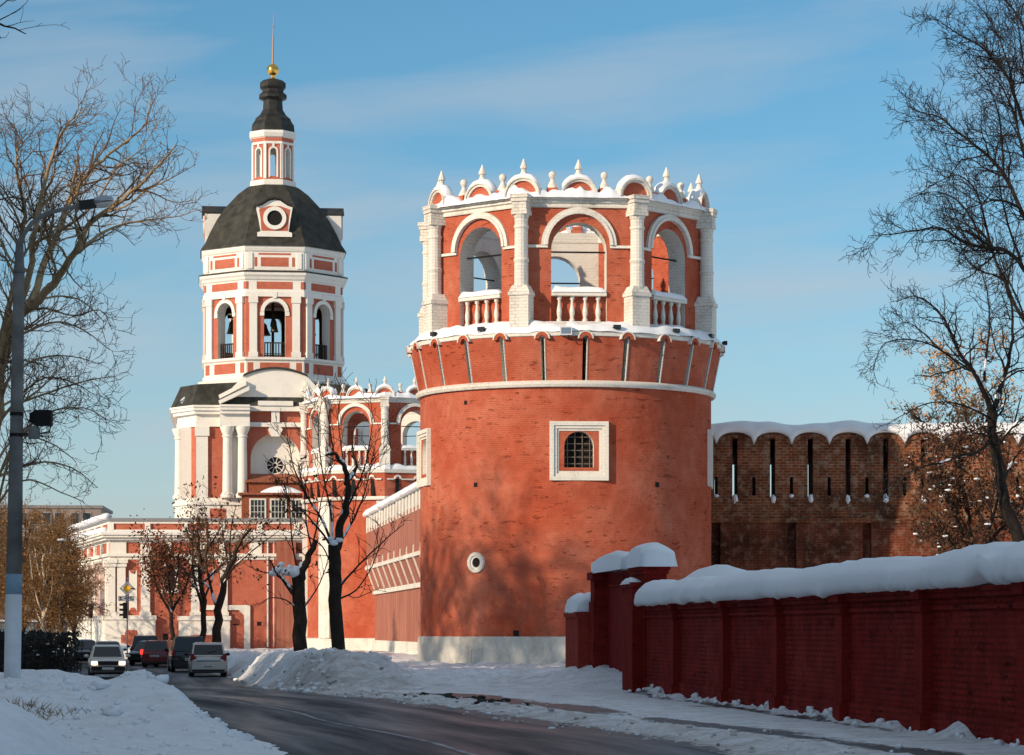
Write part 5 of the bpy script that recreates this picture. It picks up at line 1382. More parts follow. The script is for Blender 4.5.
    for s in (-1, 1):
        m = MB(); z0 = belt*.72; z1 = belt*1.02
        yb = -L/2 - .02
        if tail == 'tri': m.slab([(s*h*.62, z0 + .18), (s*h*.95, z0 + .04), (s*h*.96, z1 + .06), (s*h*.84, z1 + .10)] if s > 0 else [(s*h*.84, z1 + .10), (s*h*.96, z1 + .06), (s*h*.95, z0 + .04), (s*h*.62, z0 + .18)], yb, yb + .22)
        elif tail == 'tall': m.box(*sorted((s*h*.80, s*h*.95)), yb, yb + .2, z0 + .05, z1 + .06)
        else: m.box(*sorted((s*h*.52, s*h*.92)), yb - .01, yb + .15, z0 - .06, z0 + .14)
        m.build('tail_lamp', emit_mat('lit_tail_lamp', (1.0, .05, .03), 1.6) if (brake and s < 0) else M_TAIL, o, uv=False)
        m = MB()
        if lit: m.box(*sorted((s*h*.60, s*h*.90)), L/2 - .05, L/2 + .045, hood*.74, hood*.92)
        else: m.box(*sorted((s*h*.55, s*h*.9)), L/2 - .12, L/2 + .01, hood*.74, hood*.93)
        m.build('headlight', emit_mat('lit_headlight', (1.0, .80, .52), 5.0) if lit else M_GLASS, o, uv=False)
    m = MB(); m.box(-h*.55, h*.55, L/2 - .05, L/2 + .03, hood*.72, hood*.93); m.build('grille', M_TRIM, o, uv=False)
    if lit:
        m = MB(); m.box(-.26, .26, L/2 + .062, L/2 + .075, .37, .48); m.build('number_plate', M_PLATE, o, uv=False)
    if tail == 'tri':
        m = MB(); m.box(-h*.62, h*.62, -L/2 - .03, -L/2 + .05, .70, .73); m.build('boot_seam', M_TRIM, o, uv=False)
        m = MB(); m.tube([(-.05, Y(cab[0]) + .05, belt + .14), (.35, Y(cab[0]) + .09, belt + .22)], .015, 5); m.build('rear_wiper', M_TRIM, o, uv=False)
    m = MB(); m.box(-h*.8, h*.8, -L/2 + .3, L/2 - .3, .16, .26); m.build('underbody', M_TRIM, o, uv=False)
    r_ = .31 if H < 1.6 else .36
    w0 = None
    for s in (-1, 1):
        for f in (.19, .81):
            cx, cy = s*(h - .12), Y(f)
            if w0 is None:
                m = MB(); rows = []
                for xx, rr in ((-.10, r_*.6), (-.11, r_*.88), (-.09, r_), (.09, r_), (.11, r_*.88), (.10, r_*.6)):
                    rows.append([(xx, rr*math.cos(2*math.pi*j/20), r_ + rr*math.sin(2*math.pi*j/20)) for j in range(20)])
                m.grid(rows, 0, True, True, True); w0 = m.build('wheel', M_RUBBER, o, smooth=True, angle=40, uv=False, loc=(cx, cy, -.02))
                m = MB(); m.grid([[(xx, rr*math.cos(2*math.pi*j/20), r_ + rr*math.sin(2*math.pi*j/20)) for j in range(20)] for xx, rr in ((-.115, r_*.62), (-.12, r_*.5), (.12, r_*.5), (.115, r_*.62))], 0, True, True, True); m.build('rim', M_RIM, w0, uv=False)
            else: w = dup(w0, loc=(cx, cy, -.02))
        m = MB()
        for f in (.19, .81):
            m.slab([(q, zz) for q, zz in [(Y(f) + (r_ + .07)*math.cos(R(a)), r_ + (r_ + .07)*math.sin(R(a))) for a in range(0, 181, 20)]], 0, .01)
        for i in range(len(m.v)): a_, b2, c2 = m.v[i]; m.v[i] = (s*(h*1.0 + .004 + (b2 if s > 0 else -b2)), a_, c2)
        m.build('wheel_arch', M_TRIM, o, uv=False)
    if snow:
        m = MB(); m.grid([[((-wt*.9 + 1.8*wt*i/8), Y(cab[1]) + (Y(cab[2]) - Y(cab[1]))*j/8, zt + .03 + .07*math.sin(math.pi*i/8)**.5*math.sin(math.pi*j/8)**.5) for i in range(9)] for j in range(9)]); m.build('roof_snow', M_SNOW_SOFT, o, smooth=True, uv=False)
    return o
CG = 'cars parked along the right kerb'
SIL = paint('silver_car_paint', (.52, .50, .47), .35, .4); BLK = paint('black_car_paint', (.012, .013, .016), .25, .0); RED = paint('dark_red_car_paint', (.13, .010, .012), .25, .1); NAVY = paint('navy_car_paint', (.02, .028, .045), .25, .1); LADA = paint('cream_car_paint', (.60, .58, .52), .4, 0); GREY = paint('grey_car_paint', (.10, .11, .12), .3, .3)
make_car('silver hatchback with dirty tail and red lamps, nearest of the parked row', PX(203.8, 124.5), 126, R(7.5), SIL, 4.2, 1.70, 1.54, .93, (.03, .10, .58, .78), .76, 'parked', CG, tail='tri')
make_car('black off-roader parked in front of the silver hatchback', PX(183, 138), 140, R(10), BLK, 4.6, 1.88, 1.80, 1.05, (.02, .06, .58, .72), .92, 'parked', CG, tail='tall')
make_car('dark red estate car with a lit brake lamp between two black cars', PX(160, 156), 157.5, R(-6), RED, 4.3, 1.72, 1.52, .93, (.03, .09, .58, .76), .78, 'parked', CG, tail='tall', brake=True)
make_car('black van-like car farthest in the parked row, roof highest', PX(141, 170), 172, R(8), BLK, 4.7, 1.9, 1.78, 1.03, (.02, .06, .60, .74), .90, 'parked', CG, tail='tall')
make_car('dark navy saloon partly hidden behind the red estate car', PX(146, 163), 165, R(172), NAVY, 4.4, 1.72, 1.46, .9, (.16, .30, .58, .74), .76, 'parked', CG, tail='box')
make_car('old cream saloon with both headlights lit driving towards the camera', PX(103.5, 121), 122, R(190), LADA, 4.1, 1.62, 1.44, .90, (.16, .29, .56, .70), .80, 'moving', 'cars on the left lane', lit=True, tail='box')
make_car('dark blue-grey saloon just behind the cream car', PX(105, 160), 161, R(191), GREY, 4.5, 1.75, 1.45, .90, (.14, .29, .57, .74), .78, 'parked', 'cars on the left lane', tail='box')
make_car('snow-roofed dark car behind the hedge on the left', PX(82, 172), 173, R(192), NAVY, 4.4, 1.72, 1.48, .92, (.10, .22, .57, .74), .78, 'parked', 'cars on the left lane', snow=True, tail='box')
# ------------------------------------------------------------ trees
class Tree:
    def __init__(s, seed, rmin, sides_thin=3, up=.15, wander=.22, droop=0.0, dens=(2.4, 3.4, 5.0), ratio=(.45, .42, .40), ang=(35, 62), levels=3):
        s.r = random.Random(seed); s.rmin = rmin; s.st = sides_thin; s.up = up; s.wander = wander; s.droop = droop; s.dens = dens; s.ratio = ratio; s.ang = ang; s.levels = levels
        s.trunk = MB(); s.thin = MB(); s.tips = []; s.limbs = []
        s.snowseg = []
    def limb(s, pts, r0, r1, level=0, spawn=(.2, 1.0), sub=3):
        """guide limb through the given points, smoothed, with branches grown off it"""
        pts = [Vector(p) for p in pts]; out = []
        n = len(pts)
        for i in range(n - 1):
            p0, p1, p2, p3 = pts[max(i-1, 0)], pts[i], pts[i+1], pts[min(i+2, n-1)]
            for k in range(sub):
                t = k/sub; t2, t3 = t*t, t*t*t
                out.append(.5*((2*p1) + (p2 - p0)*t + (2*p0 - 5*p1 + 4*p2 - p3)*t2 + (3*p1 - p0 - 3*p2 + p3)*t3))
        out.append(pts[-1]); m = len(out)
        L = sum((out[i+1] - out[i]).length for i in range(m - 1))
        j = r0*(.35 if level < 5 else .14)
        out = [p + Vector((s.r.uniform(-j, j), s.r.uniform(-j, j), s.r.uniform(-j, j)*.4)) if 0 < i < m - 1 else p for i, p in enumerate(out)]
        rad = [r0 + (r1 - r0)*(i/(m - 1))**.85 for i in range(m)]
        s.trunk.tube(out, rad, 8 if r0 > .06 else 6)
        s.limbs.append((out, rad))
        s.spawn(out, rad, L, level, spawn)
    def spawn(s, pts, rad, L, level, rng_=(.2, 1.0)):
        if level >= s.levels: return
        n = max(1, int(L*s.dens[level]*s.r.uniform(.8, 1.2)*(rng_[1] - rng_[0])))
        m = len(pts) - 1
        for i in range(n):
            t = rng_[0] + (rng_[1] - rng_[0])*(i + s.r.random())/n
            f = t*m; a = min(int(f), m - 1); u = f - a
            p = pts[a].lerp(pts[a+1], u); d = (pts[a+1] - pts[a]).normalized(); r = rad[a]*(1-u) + rad[a+1]*u
            ax = d.orthogonal().normalized(); ax.rotate(Matrix.Rotation(s.r.uniform(0, 2*math.pi), 3, d))
            nd = d.copy(); nd.rotate(Matrix.Rotation(R(s.r.uniform(*s.ang)), 3, ax)); nd.z += s.up*.6; nd.normalize()
            base = max(L, .8) if level else max(1.6, L*.75)
            l2 = base*s.ratio[level]*s.r.uniform(.55, 1.25)*(1.1 - .55*t)
            s.grow(p, nd, l2, max(s.rmin, min(r*.62, .018 + l2*.012)), level + 1)
        if level and s.r.random() < .9:
            pass
    def grow(s, p, d, L, r, level):
        nseg = max(3, min(7, int(L/.22) + 2)); pts = [p.copy()]; rad = [r]; q = p.copy(); d = d.copy()
        for i in range(nseg):
            t = (i + 1)/nseg
            d += Vector((s.r.gauss(0, s.wander), s.r.gauss(0, s.wander), s.r.gauss(0, s.wander) + s.up*.35 - s.droop*t*.6)); d.normalize()
            q = q + d*(L/nseg); pts.append(q.copy()); rad.append(max(s.rmin*.75, r*(1 - .72*t)))
        (s.trunk if r > s.rmin*4.5 else s.thin).tube(pts, rad, 5 if r > s.rmin*3 else s.st)
        if r > s.rmin*3: s.limbs.append((pts, rad))
        s.tips.append((pts[-1], pts[-2], level))
        s.spawn(pts, rad, L, level, (.15, 1.0))
    def snow(s, thr, rmin, kk=1.0):
        """snow lying on the upper side of limbs that are not too steep, and in the forks"""
        mb = MB(); n = 0
        for pts, rad in s.limbs:
            i = 0
            while i < len(pts) - 1:
                d = (pts[i+1] - pts[i]); 
                if rad[i] > rmin and d.length > 1e-6 and abs(d.normalized().z) < .78 and nz(pts[i].x*1.9, pts[i].z*1.9, pts[i].y) > thr:
                    a, c = pts[i] + Vector((0, 0, rad[i]*.8)), pts[i+1] + Vector((0, 0, rad[i+1]*.8))
                    mb.tube([a - d*.05, a.lerp(c, .3), a.lerp(c, .7), c + d*.05], [rad[i]*.5*kk, rad[i]*.95*kk, rad[i]*.95*kk, rad[i]*.5*kk], 6); n += 1
                i += 1
        return mb if n else None
    def leaves(s, n, size, spread=.12, minlev=2, droop=.5):
        mb = MB(); tp = [t for t in s.tips if t[2] >= minlev] or s.tips
        for i in range(n):
            a, b, _ = tp[s.r.randrange(len(tp))]; p = a.lerp(b, s.r.random()*1.5) + Vector((s.r.gauss(0, spread), s.r.gauss(0, spread), s.r.gauss(0, spread)))
            u = Vector((s.r.gauss(0, 1), s.r.gauss(0, 1), s.r.gauss(0, 1))).normalized(); w = u.cross(Vector((s.r.gauss(0, 1), s.r.gauss(0, 1), s.r.gauss(0, 1)))).normalized(); k = size*s.r.uniform(.6, 1.35)
            mb.face([p - u*k - w*k*.2, p + w*k*.55, p + u*k + w*k*.1, p - w*k*.5])
        return mb
    def build(s, root, bark, twig, name_twigs='branches'):
        o = s.trunk.build('trunk', bark, root, smooth=True, uv=False); inv = -root.location
        t = s.thin.build(name_twigs, twig, root, uv=False)
        for q in (o, t): q.location = inv
        return o, t
def to_root(o, root): o.location = -root.location; return o
def PL(Z, pts, dz=None):
    """outline points (px, py[, offset in depth]) at distance Z turned into places"""
    r = []
    for q in pts:
        z = Z + (q[2] if len(q) > 2 else 0); r.append(P(q[0], q[1], z))
    return r

# left roadside tree with pale limbs
ZL = 75.0
rt = thing('bare_tree', 'large bare pale-barked tree behind the street lamp on the left', 'tree', (PX(-14, ZL), ZL, 0))
t = Tree(11, .0078, up=.14, wander=.23, dens=(4.0, 5.2, 6.5), ratio=(.34, .48, .52), levels=3)
t.limb(PL(ZL, [(-14, 698), (-12, 560), (-8, 440), (2, 360), (10, 320)]), .30, .20, 0, (.55, 1.0))
t.limb(PL(ZL, [(10, 322), (38, 300, -1), (60, 275, -1.5), (75, 252, -2), (86, 230, -2), (105, 212, -2.5), (130, 193, -3), (152, 172, -3.2), (176, 145, -3.5)]), .145, .02)
t.limb(PL(ZL, [(75, 254, -2), (92, 240, -1), (112, 228, 0), (135, 222, .5), (156, 219, .8), (180, 216, 1), (197, 210, 1)]), .055, .009)
t.limb(PL(ZL, [(8, 325), (32, 300, 1), (47, 258, 2), (58, 232, 2.2), (66, 210, 2.4), (76, 192, 2.5), (86, 176, 2.6), (102, 160, 3), (128, 140, 3.4), (146, 122, 3.6), (150, 98, 3.6)]), .13, .012)
t.limb(PL(ZL, [(6, 330), (24, 292, -2), (33, 248, -3), (36, 218, -3.5), (46, 182, -4), (58, 140, -4.2), (70, 122, -4.4), (84, 112, -4.4)]), .11, .012)
t.limb(PL(ZL, [(2, 345), (12, 290, 2), (22, 240, 3), (24, 205, 3.4), (16, 165, 3.6), (18, 146, 4), (30, 128, 4)]), .10, .012)
t.limb(PL(ZL, [(-2, 360), (-20, 290, 1), (-30, 220, 2), (-22, 170, 2), (-8, 140, 2)]), .12, .015)
t.limb(PL(ZL, [(58, 232, 2.2), (84, 214, 1), (104, 190, .5), (118, 166, 0), (140, 150, 0), (160, 120, 0)]), .05, .01)
t.limb(PL(ZL, [(105, 212, -2.5), (126, 206, -3), (150, 188, -3), (168, 180, -3), (196, 164, -3)]), .035, .008)
for q, rr in (([(-8, 440), (10, 408, -1), (34, 398, -2), (62, 388, -2.5), (90, 380, -3), (116, 376, -3)], .05), ([(-10, 480), (14, 470, 1), (44, 462, 2), (72, 468, 2.5), (98, 488, 3)], .05), ([(-6, 400), (16, 372, 1), (40, 358, 2), (70, 356, 2), (100, 364, 2)], .045), ([(4, 345), (30, 330, -2), (58, 322, -3), (84, 330, -3), (110, 350, -3)], .045), ([(-10, 520), (8, 490, -1), (30, 480, -1), (60, 492, -2), (84, 502, -2)], .04), ([(38, 300, -1), (62, 296, 0), (84, 302, 0), (104, 322, 0)], .035), ([(-12, 560), (-2, 500, 2), (16, 440, 3), (40, 420, 4), (66, 424, 4)], .05), ([(-10, 500), (8, 455, -2), (26, 430, -3), (50, 412, -3), (84, 408, -3), (108, 420, -3)], .05), ([(-8, 470), (12, 440, 2), (30, 436, 2), (56, 446, 2), (76, 462, 2)], .045), ([(2, 350), (20, 318, 2), (44, 308, 2), (74, 316, 2), (100, 310, 2), (112, 330, 2)], .045), ([(-4, 410), (18, 396, 3), (44, 378, 3), (72, 382, 3), (96, 396, 3)], .045)):
    t.limb(PL(ZL, q), rr, .010)
t.build(rt, M_BARK_PALE, M_BARK_TWIG)
# near branch reaching in at the top left corner belongs to a tree standing left of the frame
ZN = 44.0
rn = thing('bare_tree', 'bare tree left of the frame whose twig reaches into the top left corner', 'tree', (PX(-150, ZN), ZN, 0))
t = Tree(5, .005, dens=(3.2, 3.4, 3.0), ratio=(.30, .4, .4), levels=3)
t.limb(PL(ZN, [(-150, 740), (-146, 500), (-150, 300), (-140, 120), (-150, -60)]), .16, .07, 3)
t.limb(PL(ZN, [(-142, 150), (-100, 80), (-55, 40), (-20, 22), (6, 26), (26, 34)]), .06, .007, 1, (.5, 1))
t.build(rn, M_BARK_STREET, M_BARK_DARK)

# right: tall dark tree behind the fence
ZR = 84.0
rr_ = thing('bare_tree', 'tall black-barked bare tree rising behind the fence at the right edge', 'tree', (PX(1044, ZR), ZR, 0))
t = Tree(23, .0085, up=.10, wander=.23, dens=(4.8, 6.4, 6.8), ratio=(.36, .48, .50), levels=3)
t.limb(PL(ZR, [(1046, 710), (1046, 560), (1044, 430), (1040, 330), (1040, 240), (1036, 150), (1034, 60), (1030, -30)]), .26, .09, 5)
t.limb(PL(ZR, [(1040, 300), (1024, 268, -1), (1004, 250, -1.5), (984, 247, -2), (962, 241, -2.5), (940, 228, -3), (915, 231, -3), (890, 234, -3), (868, 236, -3)]), .085, .008)
t.limb(PL(ZR, [(1040, 250), (1022, 212, 1), (1006, 178, 1.5), (990, 158, 2), (972, 143, 2), (955, 130, 2.4), (938, 117, 2.6), (920, 112, 3), (906, 106, 3)]), .08, .008)
t.limb(PL(ZR, [(1036, 150), (1022, 118, -1), (1009, 80, -2), (996, 62, -2), (982, 47, -2.4), (962, 36, -2.6), (946, 26, -3), (930, 14, -3)]), .065, .008)
t.limb(PL(ZR, [(1036, 60), (1020, 20, 1), (1000, -6, 1), (980, -20, 2)]), .05, .012)
t.limb(PL(ZR, [(1040, 340), (1022, 318, 2), (1004, 280, 2.5), (992, 250, 3), (984, 215, 3), (975, 190, 3.4), (958, 175, 3.6), (938, 182, 4), (916, 196, 4)]), .07, .008)
t.limb(PL(ZR, [(1004, 178, 1.5), (1002, 140, 1), (996, 105, 0), (985, 80, 0), (970, 64, 0)]), .04, .008)
t.limb(PL(ZR, [(984, 247, -2), (968, 212, -1), (950, 196, -1), (930, 192, -1), (905, 200, -1)]), .035, .008)
t.limb(PL(ZR, [(1028, 280, 0), (1012, 236, -2), (1002, 200, -3), (996, 160, -3.5), (985, 130, -4)]), .045, .008)
t.limb(PL(ZR, [(1040, 230), (1030, 180, 3), (1018, 130, 4), (1014, 90, 4), (1004, 50, 4.5), (990, 20, 5), (975, 2, 5)]), .055, .008)
for q, r0 in (([(1038, 200), (1026, 160, 2), (1012, 110, 3), (1000, 84, 3), (984, 72, 3.4), (966, 80, 3.6)], .05), ([(1040, 260), (1030, 226, -3), (1016, 206, -4), (996, 200, -4.4), (974, 206, -5), (948, 214, -5)], .05), ([(1044, 360), (1030, 330, -2), (1016, 296, -3), (1002, 262, -3), (994, 226, -3.4)], .05), ([(1036, 120), (1028, 84, -3), (1020, 40, -4), (1016, 4, -4)], .05), ([(1040, 300), (1064, 262, 1), (1100, 236, 2), (1150, 228, 3), (1196, 236, 3)], .085), ([(1040, 240), (1062, 196, -1), (1096, 150, -2), (1140, 120, -3)], .08), ([(1036, 150), (1056, 108, 1), (1086, 60, 2), (1124, 24, 3)], .07), ([(1034, 70), (1052, 28, -1), (1076, -20, -2)], .05), ([(1043, 380), (1066, 346, -2), (1104, 330, -3), (1140, 336, -3)], .07)): t.limb(PL(ZR, q), r0, .009)
t.build(rr_, M_BARK_DARK, M_BARK_DARK)
# right: lower leaning dark tree before the battlemented wall
ZM = 96.0
r2 = thing('bare_tree', 'leaning black bare tree with snow in its forks standing before the battlemented wall', 'tree', (PX(1030, ZM), ZM, 0))
t = Tree(31, .0095, up=.08, wander=.24, dens=(4.0, 5.4, 6.5), ratio=(.38, .48, .50), levels=3)
t.limb(PL(ZM, [(1034, 690), (1026, 600), (1016, 540), (1006, 505), (998, 470), (993, 440), (992, 410)]), .27, .16, 0, (.8, 1))
t.limb(PL(ZM, [(992, 412), (984, 392, -.5), (974, 372, -1), (962, 356, -1.5), (950, 330, -2), (944, 318, -2.2), (930, 304, -2.5), (914, 296, -2.5), (896, 302, -2.5)]), .11, .009)
t.limb(PL(ZM, [(992, 412), (998, 396, .5), (1004, 380, 1), (1010, 355, 1), (1012, 330, 1.5), (1010, 300, 2), (1004, 276, 2), (998, 250, 2)]), .11, .012)
t.limb(PL(ZM, [(984, 392, -.5), (986, 360, 1), (990, 326, 1.5), (988, 300, 1.6), (982, 272, 2), (970, 250, 2)]), .06, .009)
t.limb(PL(ZM, [(974, 372, -1), (952, 358, -1), (934, 346, -1.5), (914, 340, -2), (896, 340, -2.5), (882, 346, -2.5), (874, 368, -2.5), (878, 384, -2.5)]), .04, .008)
t.limb(PL(ZM, [(993, 437), (978, 452, -1), (960, 455, -1.6), (945, 462, -2), (926, 466, -2.6), (908, 473, -3), (892, 484, -3.2), (878, 498, -3.4)]), .065, .009)
t.limb(PL(ZM, [(990, 418), (970, 408, -1), (948, 402, -1.6), (925, 404, -2), (905, 414, -2.4), (886, 424, -2.6)]), .045, .008)
t.limb(PL(ZM, [(995, 450), (1012, 428, -1), (1030, 410, -1), (1048, 380, -1)]), .06, .012)
t.limb(PL(ZM, [(962, 356, -1.5), (944, 352, 1), (920, 330, 1.5), (905, 322, 2), (890, 330, 2)]), .035, .008)
t.limb(PL(ZM, [(1002, 486), (1012, 462, 1), (1022, 450, 1), (1040, 440, 1)]), .05, .012)
t.build(r2, M_BARK_DARK, M_BARK_DARK)
s_ = t.snow(.16, .035, 1.1)
if s_: to_root(s_.build('branch_snow', M_SNOW_SOFT, r2, smooth=True, uv=False), r2)
# rust-leaved small tree against the wall, tan-leaved tree behind it
ZB = 113.0
r3 = thing('leafy_tree', 'bushy tree with rusty dry leaves and snow in front of the battlemented wall', 'tree', (PX(975, ZB), ZB, 0))
t = Tree(41, .012, up=.12, wander=.25, dens=(2.2, 3.0, 3.0), ratio=(.5, .5, .5), levels=3)
for q in ([(975, 700), (974, 600), (972, 540), (966, 500), (958, 470), (952, 445)], [(974, 590), (985, 540, -1), (998, 500, -1.4), (1005, 470, -1.6), (1010, 440, -1.6)], [(976, 600), (964, 565, 1), (950, 540, 1), (940, 520, 1)], [(976, 580), (962, 530, -1), (950, 500, -1.5), (944, 475, -1.6)], [(973, 560), (1000, 530, 1), (1020, 510, 1), (1035, 480, 1)], [(974, 610), (964, 585, -2), (952, 570, -2.4), (940, 556, -2.6)], [(974, 610), (994, 580, -2), (1010, 560, -2)]): t.limb(PL(ZB, q), .10, .02)
t.build(r3, M_BARK_DARK, M_BARK_DARK)
to_root(t.leaves(9000, .085, .22).build('leaves', M_LEAF_BROWN, r3, uv=False), r3)
to_root(t.leaves(450, .08, .2).build('rust_leaves', M_LEAF_RUST, r3, uv=False), r3)
sb = MB()
for i in range(120):
    a, b, _ = t.tips[t.r.randrange(len(t.tips))]; sb.blob(a, t.r.uniform(.04, .17), t.r.uniform(.04, .14), t.r.uniform(.02, .05), 7, 4, jit=.5, seed=i)
tag(to_root(sb.build('leaf_snow', M_SNOW_SOFT, r3, smooth=True, uv=False), r3), kind='stuff')
ZT = 134.0
r4 = thing('leafy_tree', 'tree with pale tan dry leaves seen over the snowy battlements', 'tree', (PX(985, ZT), ZT, 0))
t = Tree(43, .014, up=.15, wander=.22, dens=(1.6, 2.4, 2.4), ratio=(.5, .5, .5), levels=3)
for q in ([(985, 660), (984, 560), (980, 480), (972, 440), (962, 405), (955, 385)], [(984, 500), (1000, 460, 1), (1014, 425, 1.5), (1022, 395, 2)], [(982, 480), (950, 450, 1), (925, 425, 1.4), (905, 408, 1.6)], [(984, 520), (1020, 470, -1), (1046, 430, -1.4)], [(978, 470), (985, 430, -1), (992, 396, -1)]): t.limb(PL(ZT, q), .13, .02)
t.build(r4, M_BARK_STREET, M_BARK_TWIG)
to_root(t.leaves(3600, .10, .16).build('leaves', M_LEAF_TAN, r4, uv=False), r4)

# street trees, pollarded
ZS = 95.0
s1 = thing('street_tree', 'pollarded dark street tree with long thin shoots, right of its shorter neighbour', 'tree', (PX(337, ZS), ZS, 0), 0, 'pollarded street trees')
t = Tree(51, .0125, up=.20, wander=.20, dens=(3.2, 3.0, 2.4), ratio=(.46, .48, .5), ang=(25, 60), levels=3)
t.limb(PL(ZS, [(339, 682), (338, 652), (336, 614), (335, 573), (334, 545)]), .265, .225, 5)
t.limb(PL(ZS, [(335, 552), (340, 530), (345, 512, -.3), (347, 493, -.5), (346, 474, -.6), (342, 462, -.7), (334, 454, -.8), (326, 455, -.8)]), .17, .05)
t.limb(PL(ZS, [(346, 484, -.5), (353, 474, 0), (357, 466, 0), (353, 452, .2), (352, 430, .4)]), .09, .02)
for q, r0 in (([(333, 546), (322, 520, .6), (308, 498, 1), (298, 480, 1.2), (290, 450, 1.5), (286, 425, 1.6)], .06), ([(333, 548), (318, 528, -1), (304, 512, -1.4), (290, 500, -1.6), (278, 478, -1.8)], .05), ([(336, 548), (350, 526, 1), (362, 500, 1.5), (370, 470, 1.8), (376, 440, 2)], .06), ([(337, 590), (352, 572, -.5), (372, 552, -1), (392, 534, -1.4), (404, 524, -1.4)], .045), ([(336, 600), (356, 590, .6), (372, 566, 1), (384, 530, 1.2)], .04), ([(334, 545), (330, 510, 1), (322, 470, 1.5), (318, 430, 1.8), (322, 400, 2)], .05), ([(345, 512), (356, 490, -1), (366, 462, -1.4), (372, 425, -1.6), (370, 396, -1.7)], .045), ([(334, 454), (330, 430, -1), (326, 405, -1.2), (318, 385, -1.4)], .03), ([(336, 580), (326, 552, -1), (314, 540, -1.5), (296, 530, -1.8)], .035), ([(346, 474), (340, 440, .6), (338, 410, .8), (344, 384, 1)], .035)): t.limb(PL(ZS, q), r0, .010)
t.build(s1, M_BARK_STREET, M_BARK_STREET)
s_ = t.snow(-.12, .035, 1.05)
for dx, dz_, r_ in ((-.05, .1, .17), (.16, .2, .13), (-.15, .24, .11)): s_.blob((PX(335, ZS) + dx, ZS - .18, ZH(546, ZS) + dz_), r_, r_*.9, r_*.6, 9, 6, jit=.4, seed=3)
to_root(s_.build('branch_snow', M_SNOW_SOFT, s1, smooth=True, uv=False), s1)
ZS2 = 103.0
s2 = thing('street_tree', 'short pollarded street tree with a snow-capped knob, left of the taller one', 'tree', (PX(300, ZS2), ZS2, 0), 0, 'pollarded street trees')
t = Tree(53, .013, up=.2, wander=.2, dens=(3.0, 3.0, 2.4), ratio=(.40, .45, .5), ang=(25, 65), levels=3)
t.limb(PL(ZS2, [(301, 680), (300, 649), (300, 608), (297.5, 575)]), .30, .25, 5)
t.limb(PL(ZS2, [(299, 582), (305, 566, -.3), (311, 552, -.4), (316, 540, -.5)]), .17, .10)
t.limb(PL(ZS2, [(297, 600), (286, 584, -.5), (278, 574, -.8), (270, 560, -1)]), .09, .02)
for q, r0 in (([(298, 575), (292, 540, .6), (290, 510, 1), (284, 480, 1.2)], .045), ([(312, 548), (318, 520, .5), (322, 496, .8), (330, 470, 1)], .045), ([(296, 590), (276, 575, .5), (262, 572, .8), (248, 566, 1)], .04), ([(312, 550), (306, 520, -1), (304, 490, -1), (298, 462, -1.2)], .04), ([(298, 610), (286, 600, -.5), (270, 598, -.8), (258, 606, -.9)], .035), ([(302, 610), (316, 590, -.5), (326, 566, -.8), (332, 540, -1)], .035)): t.limb(PL(ZS2, q), r0, .010)
t.build(s2, M_BARK_STREET, M_BARK_STREET)
s_ = t.snow(-.12, .03, 1.2)
for dx, dz_, r_ in ((-.1, .1, .30), (.12, .2, .2), (-.45, .12, .22), (-.75, .2, .2), (-.62, .4, .13), (-.95, .05, .15), (-.3, .3, .12)): s_.blob((PX(298, ZS2) + dx, ZS2 - .1, ZH(575, ZS2) + dz_), r_, r_, r_*.7, 9, 6, jit=.5, seed=int(dx*10))
to_root(s_.build('branch_snow', M_SNOW_SOFT, s2, smooth=True, uv=False), s2)
to_root(t.leaves(160, .09, .1).build('dry_leaves', M_LEAF_BROWN, s2, uv=False), s2)
# pair by the parked cars
for seed, Z, px, lean, r0, top, lab in ((61, 150, 216, 16, .33, 505, 'forked bare street tree leaning right behind the silver hatchback'), (63, 158, 202, -2, .22, 525, 'slim bare street tree just left of the leaning forked tree')):
    o = thing('street_tree', lab, 'tree', (PX(px, Z), Z, 0))
    t = Tree(seed, .012, up=.2, wander=.2, dens=(1.7, 2.2, 2.2), ratio=(.5, .5, .5), ang=(28, 55), levels=3)
    t.limb(PL(Z, [(px - 1, 665), (px + 1, 640), (px + 2, 610), (px + lean*.45, 585), (px + lean*.9, 565), (px + lean*1.5, 545), (px + lean*2.2, 528)]), r0, .07, 0, (.4, 1))
    for q, rr in (([(px + 2, 612), (px - 6, 585, 1), (px - 10, 560, 1.5), (px - 8, 530, 2), (px - 12, top, 2)], .1), ([(px + lean*.45, 585), (px + 20, 565, -1), (px + 44, 545, -1.5), (px + 64, 530, -2)], .07), ([(px + lean*.9, 565), (px + 14, 535, 1), (px + 20, top, 1.5)], .08), ([(px + 2, 600), (px + 12, 570, 2), (px + 8, 540, 2.5), (px + 4, top - 4, 3)], .07)): t.limb(PL(Z, q), rr, .014)
    t.build(o, M_BARK_STREET, M_BARK_TWIG)
    s_ = t.snow(0.05, .04, 1.1)
    if s_: to_root(s_.build('branch_snow', M_SNOW_SOFT, o, smooth=True, uv=False), o)
    to_root(t.leaves(900 if seed == 63 else 350, .11, .3).build('dry_leaves', M_LEAF_BROWN, o, uv=False), o)
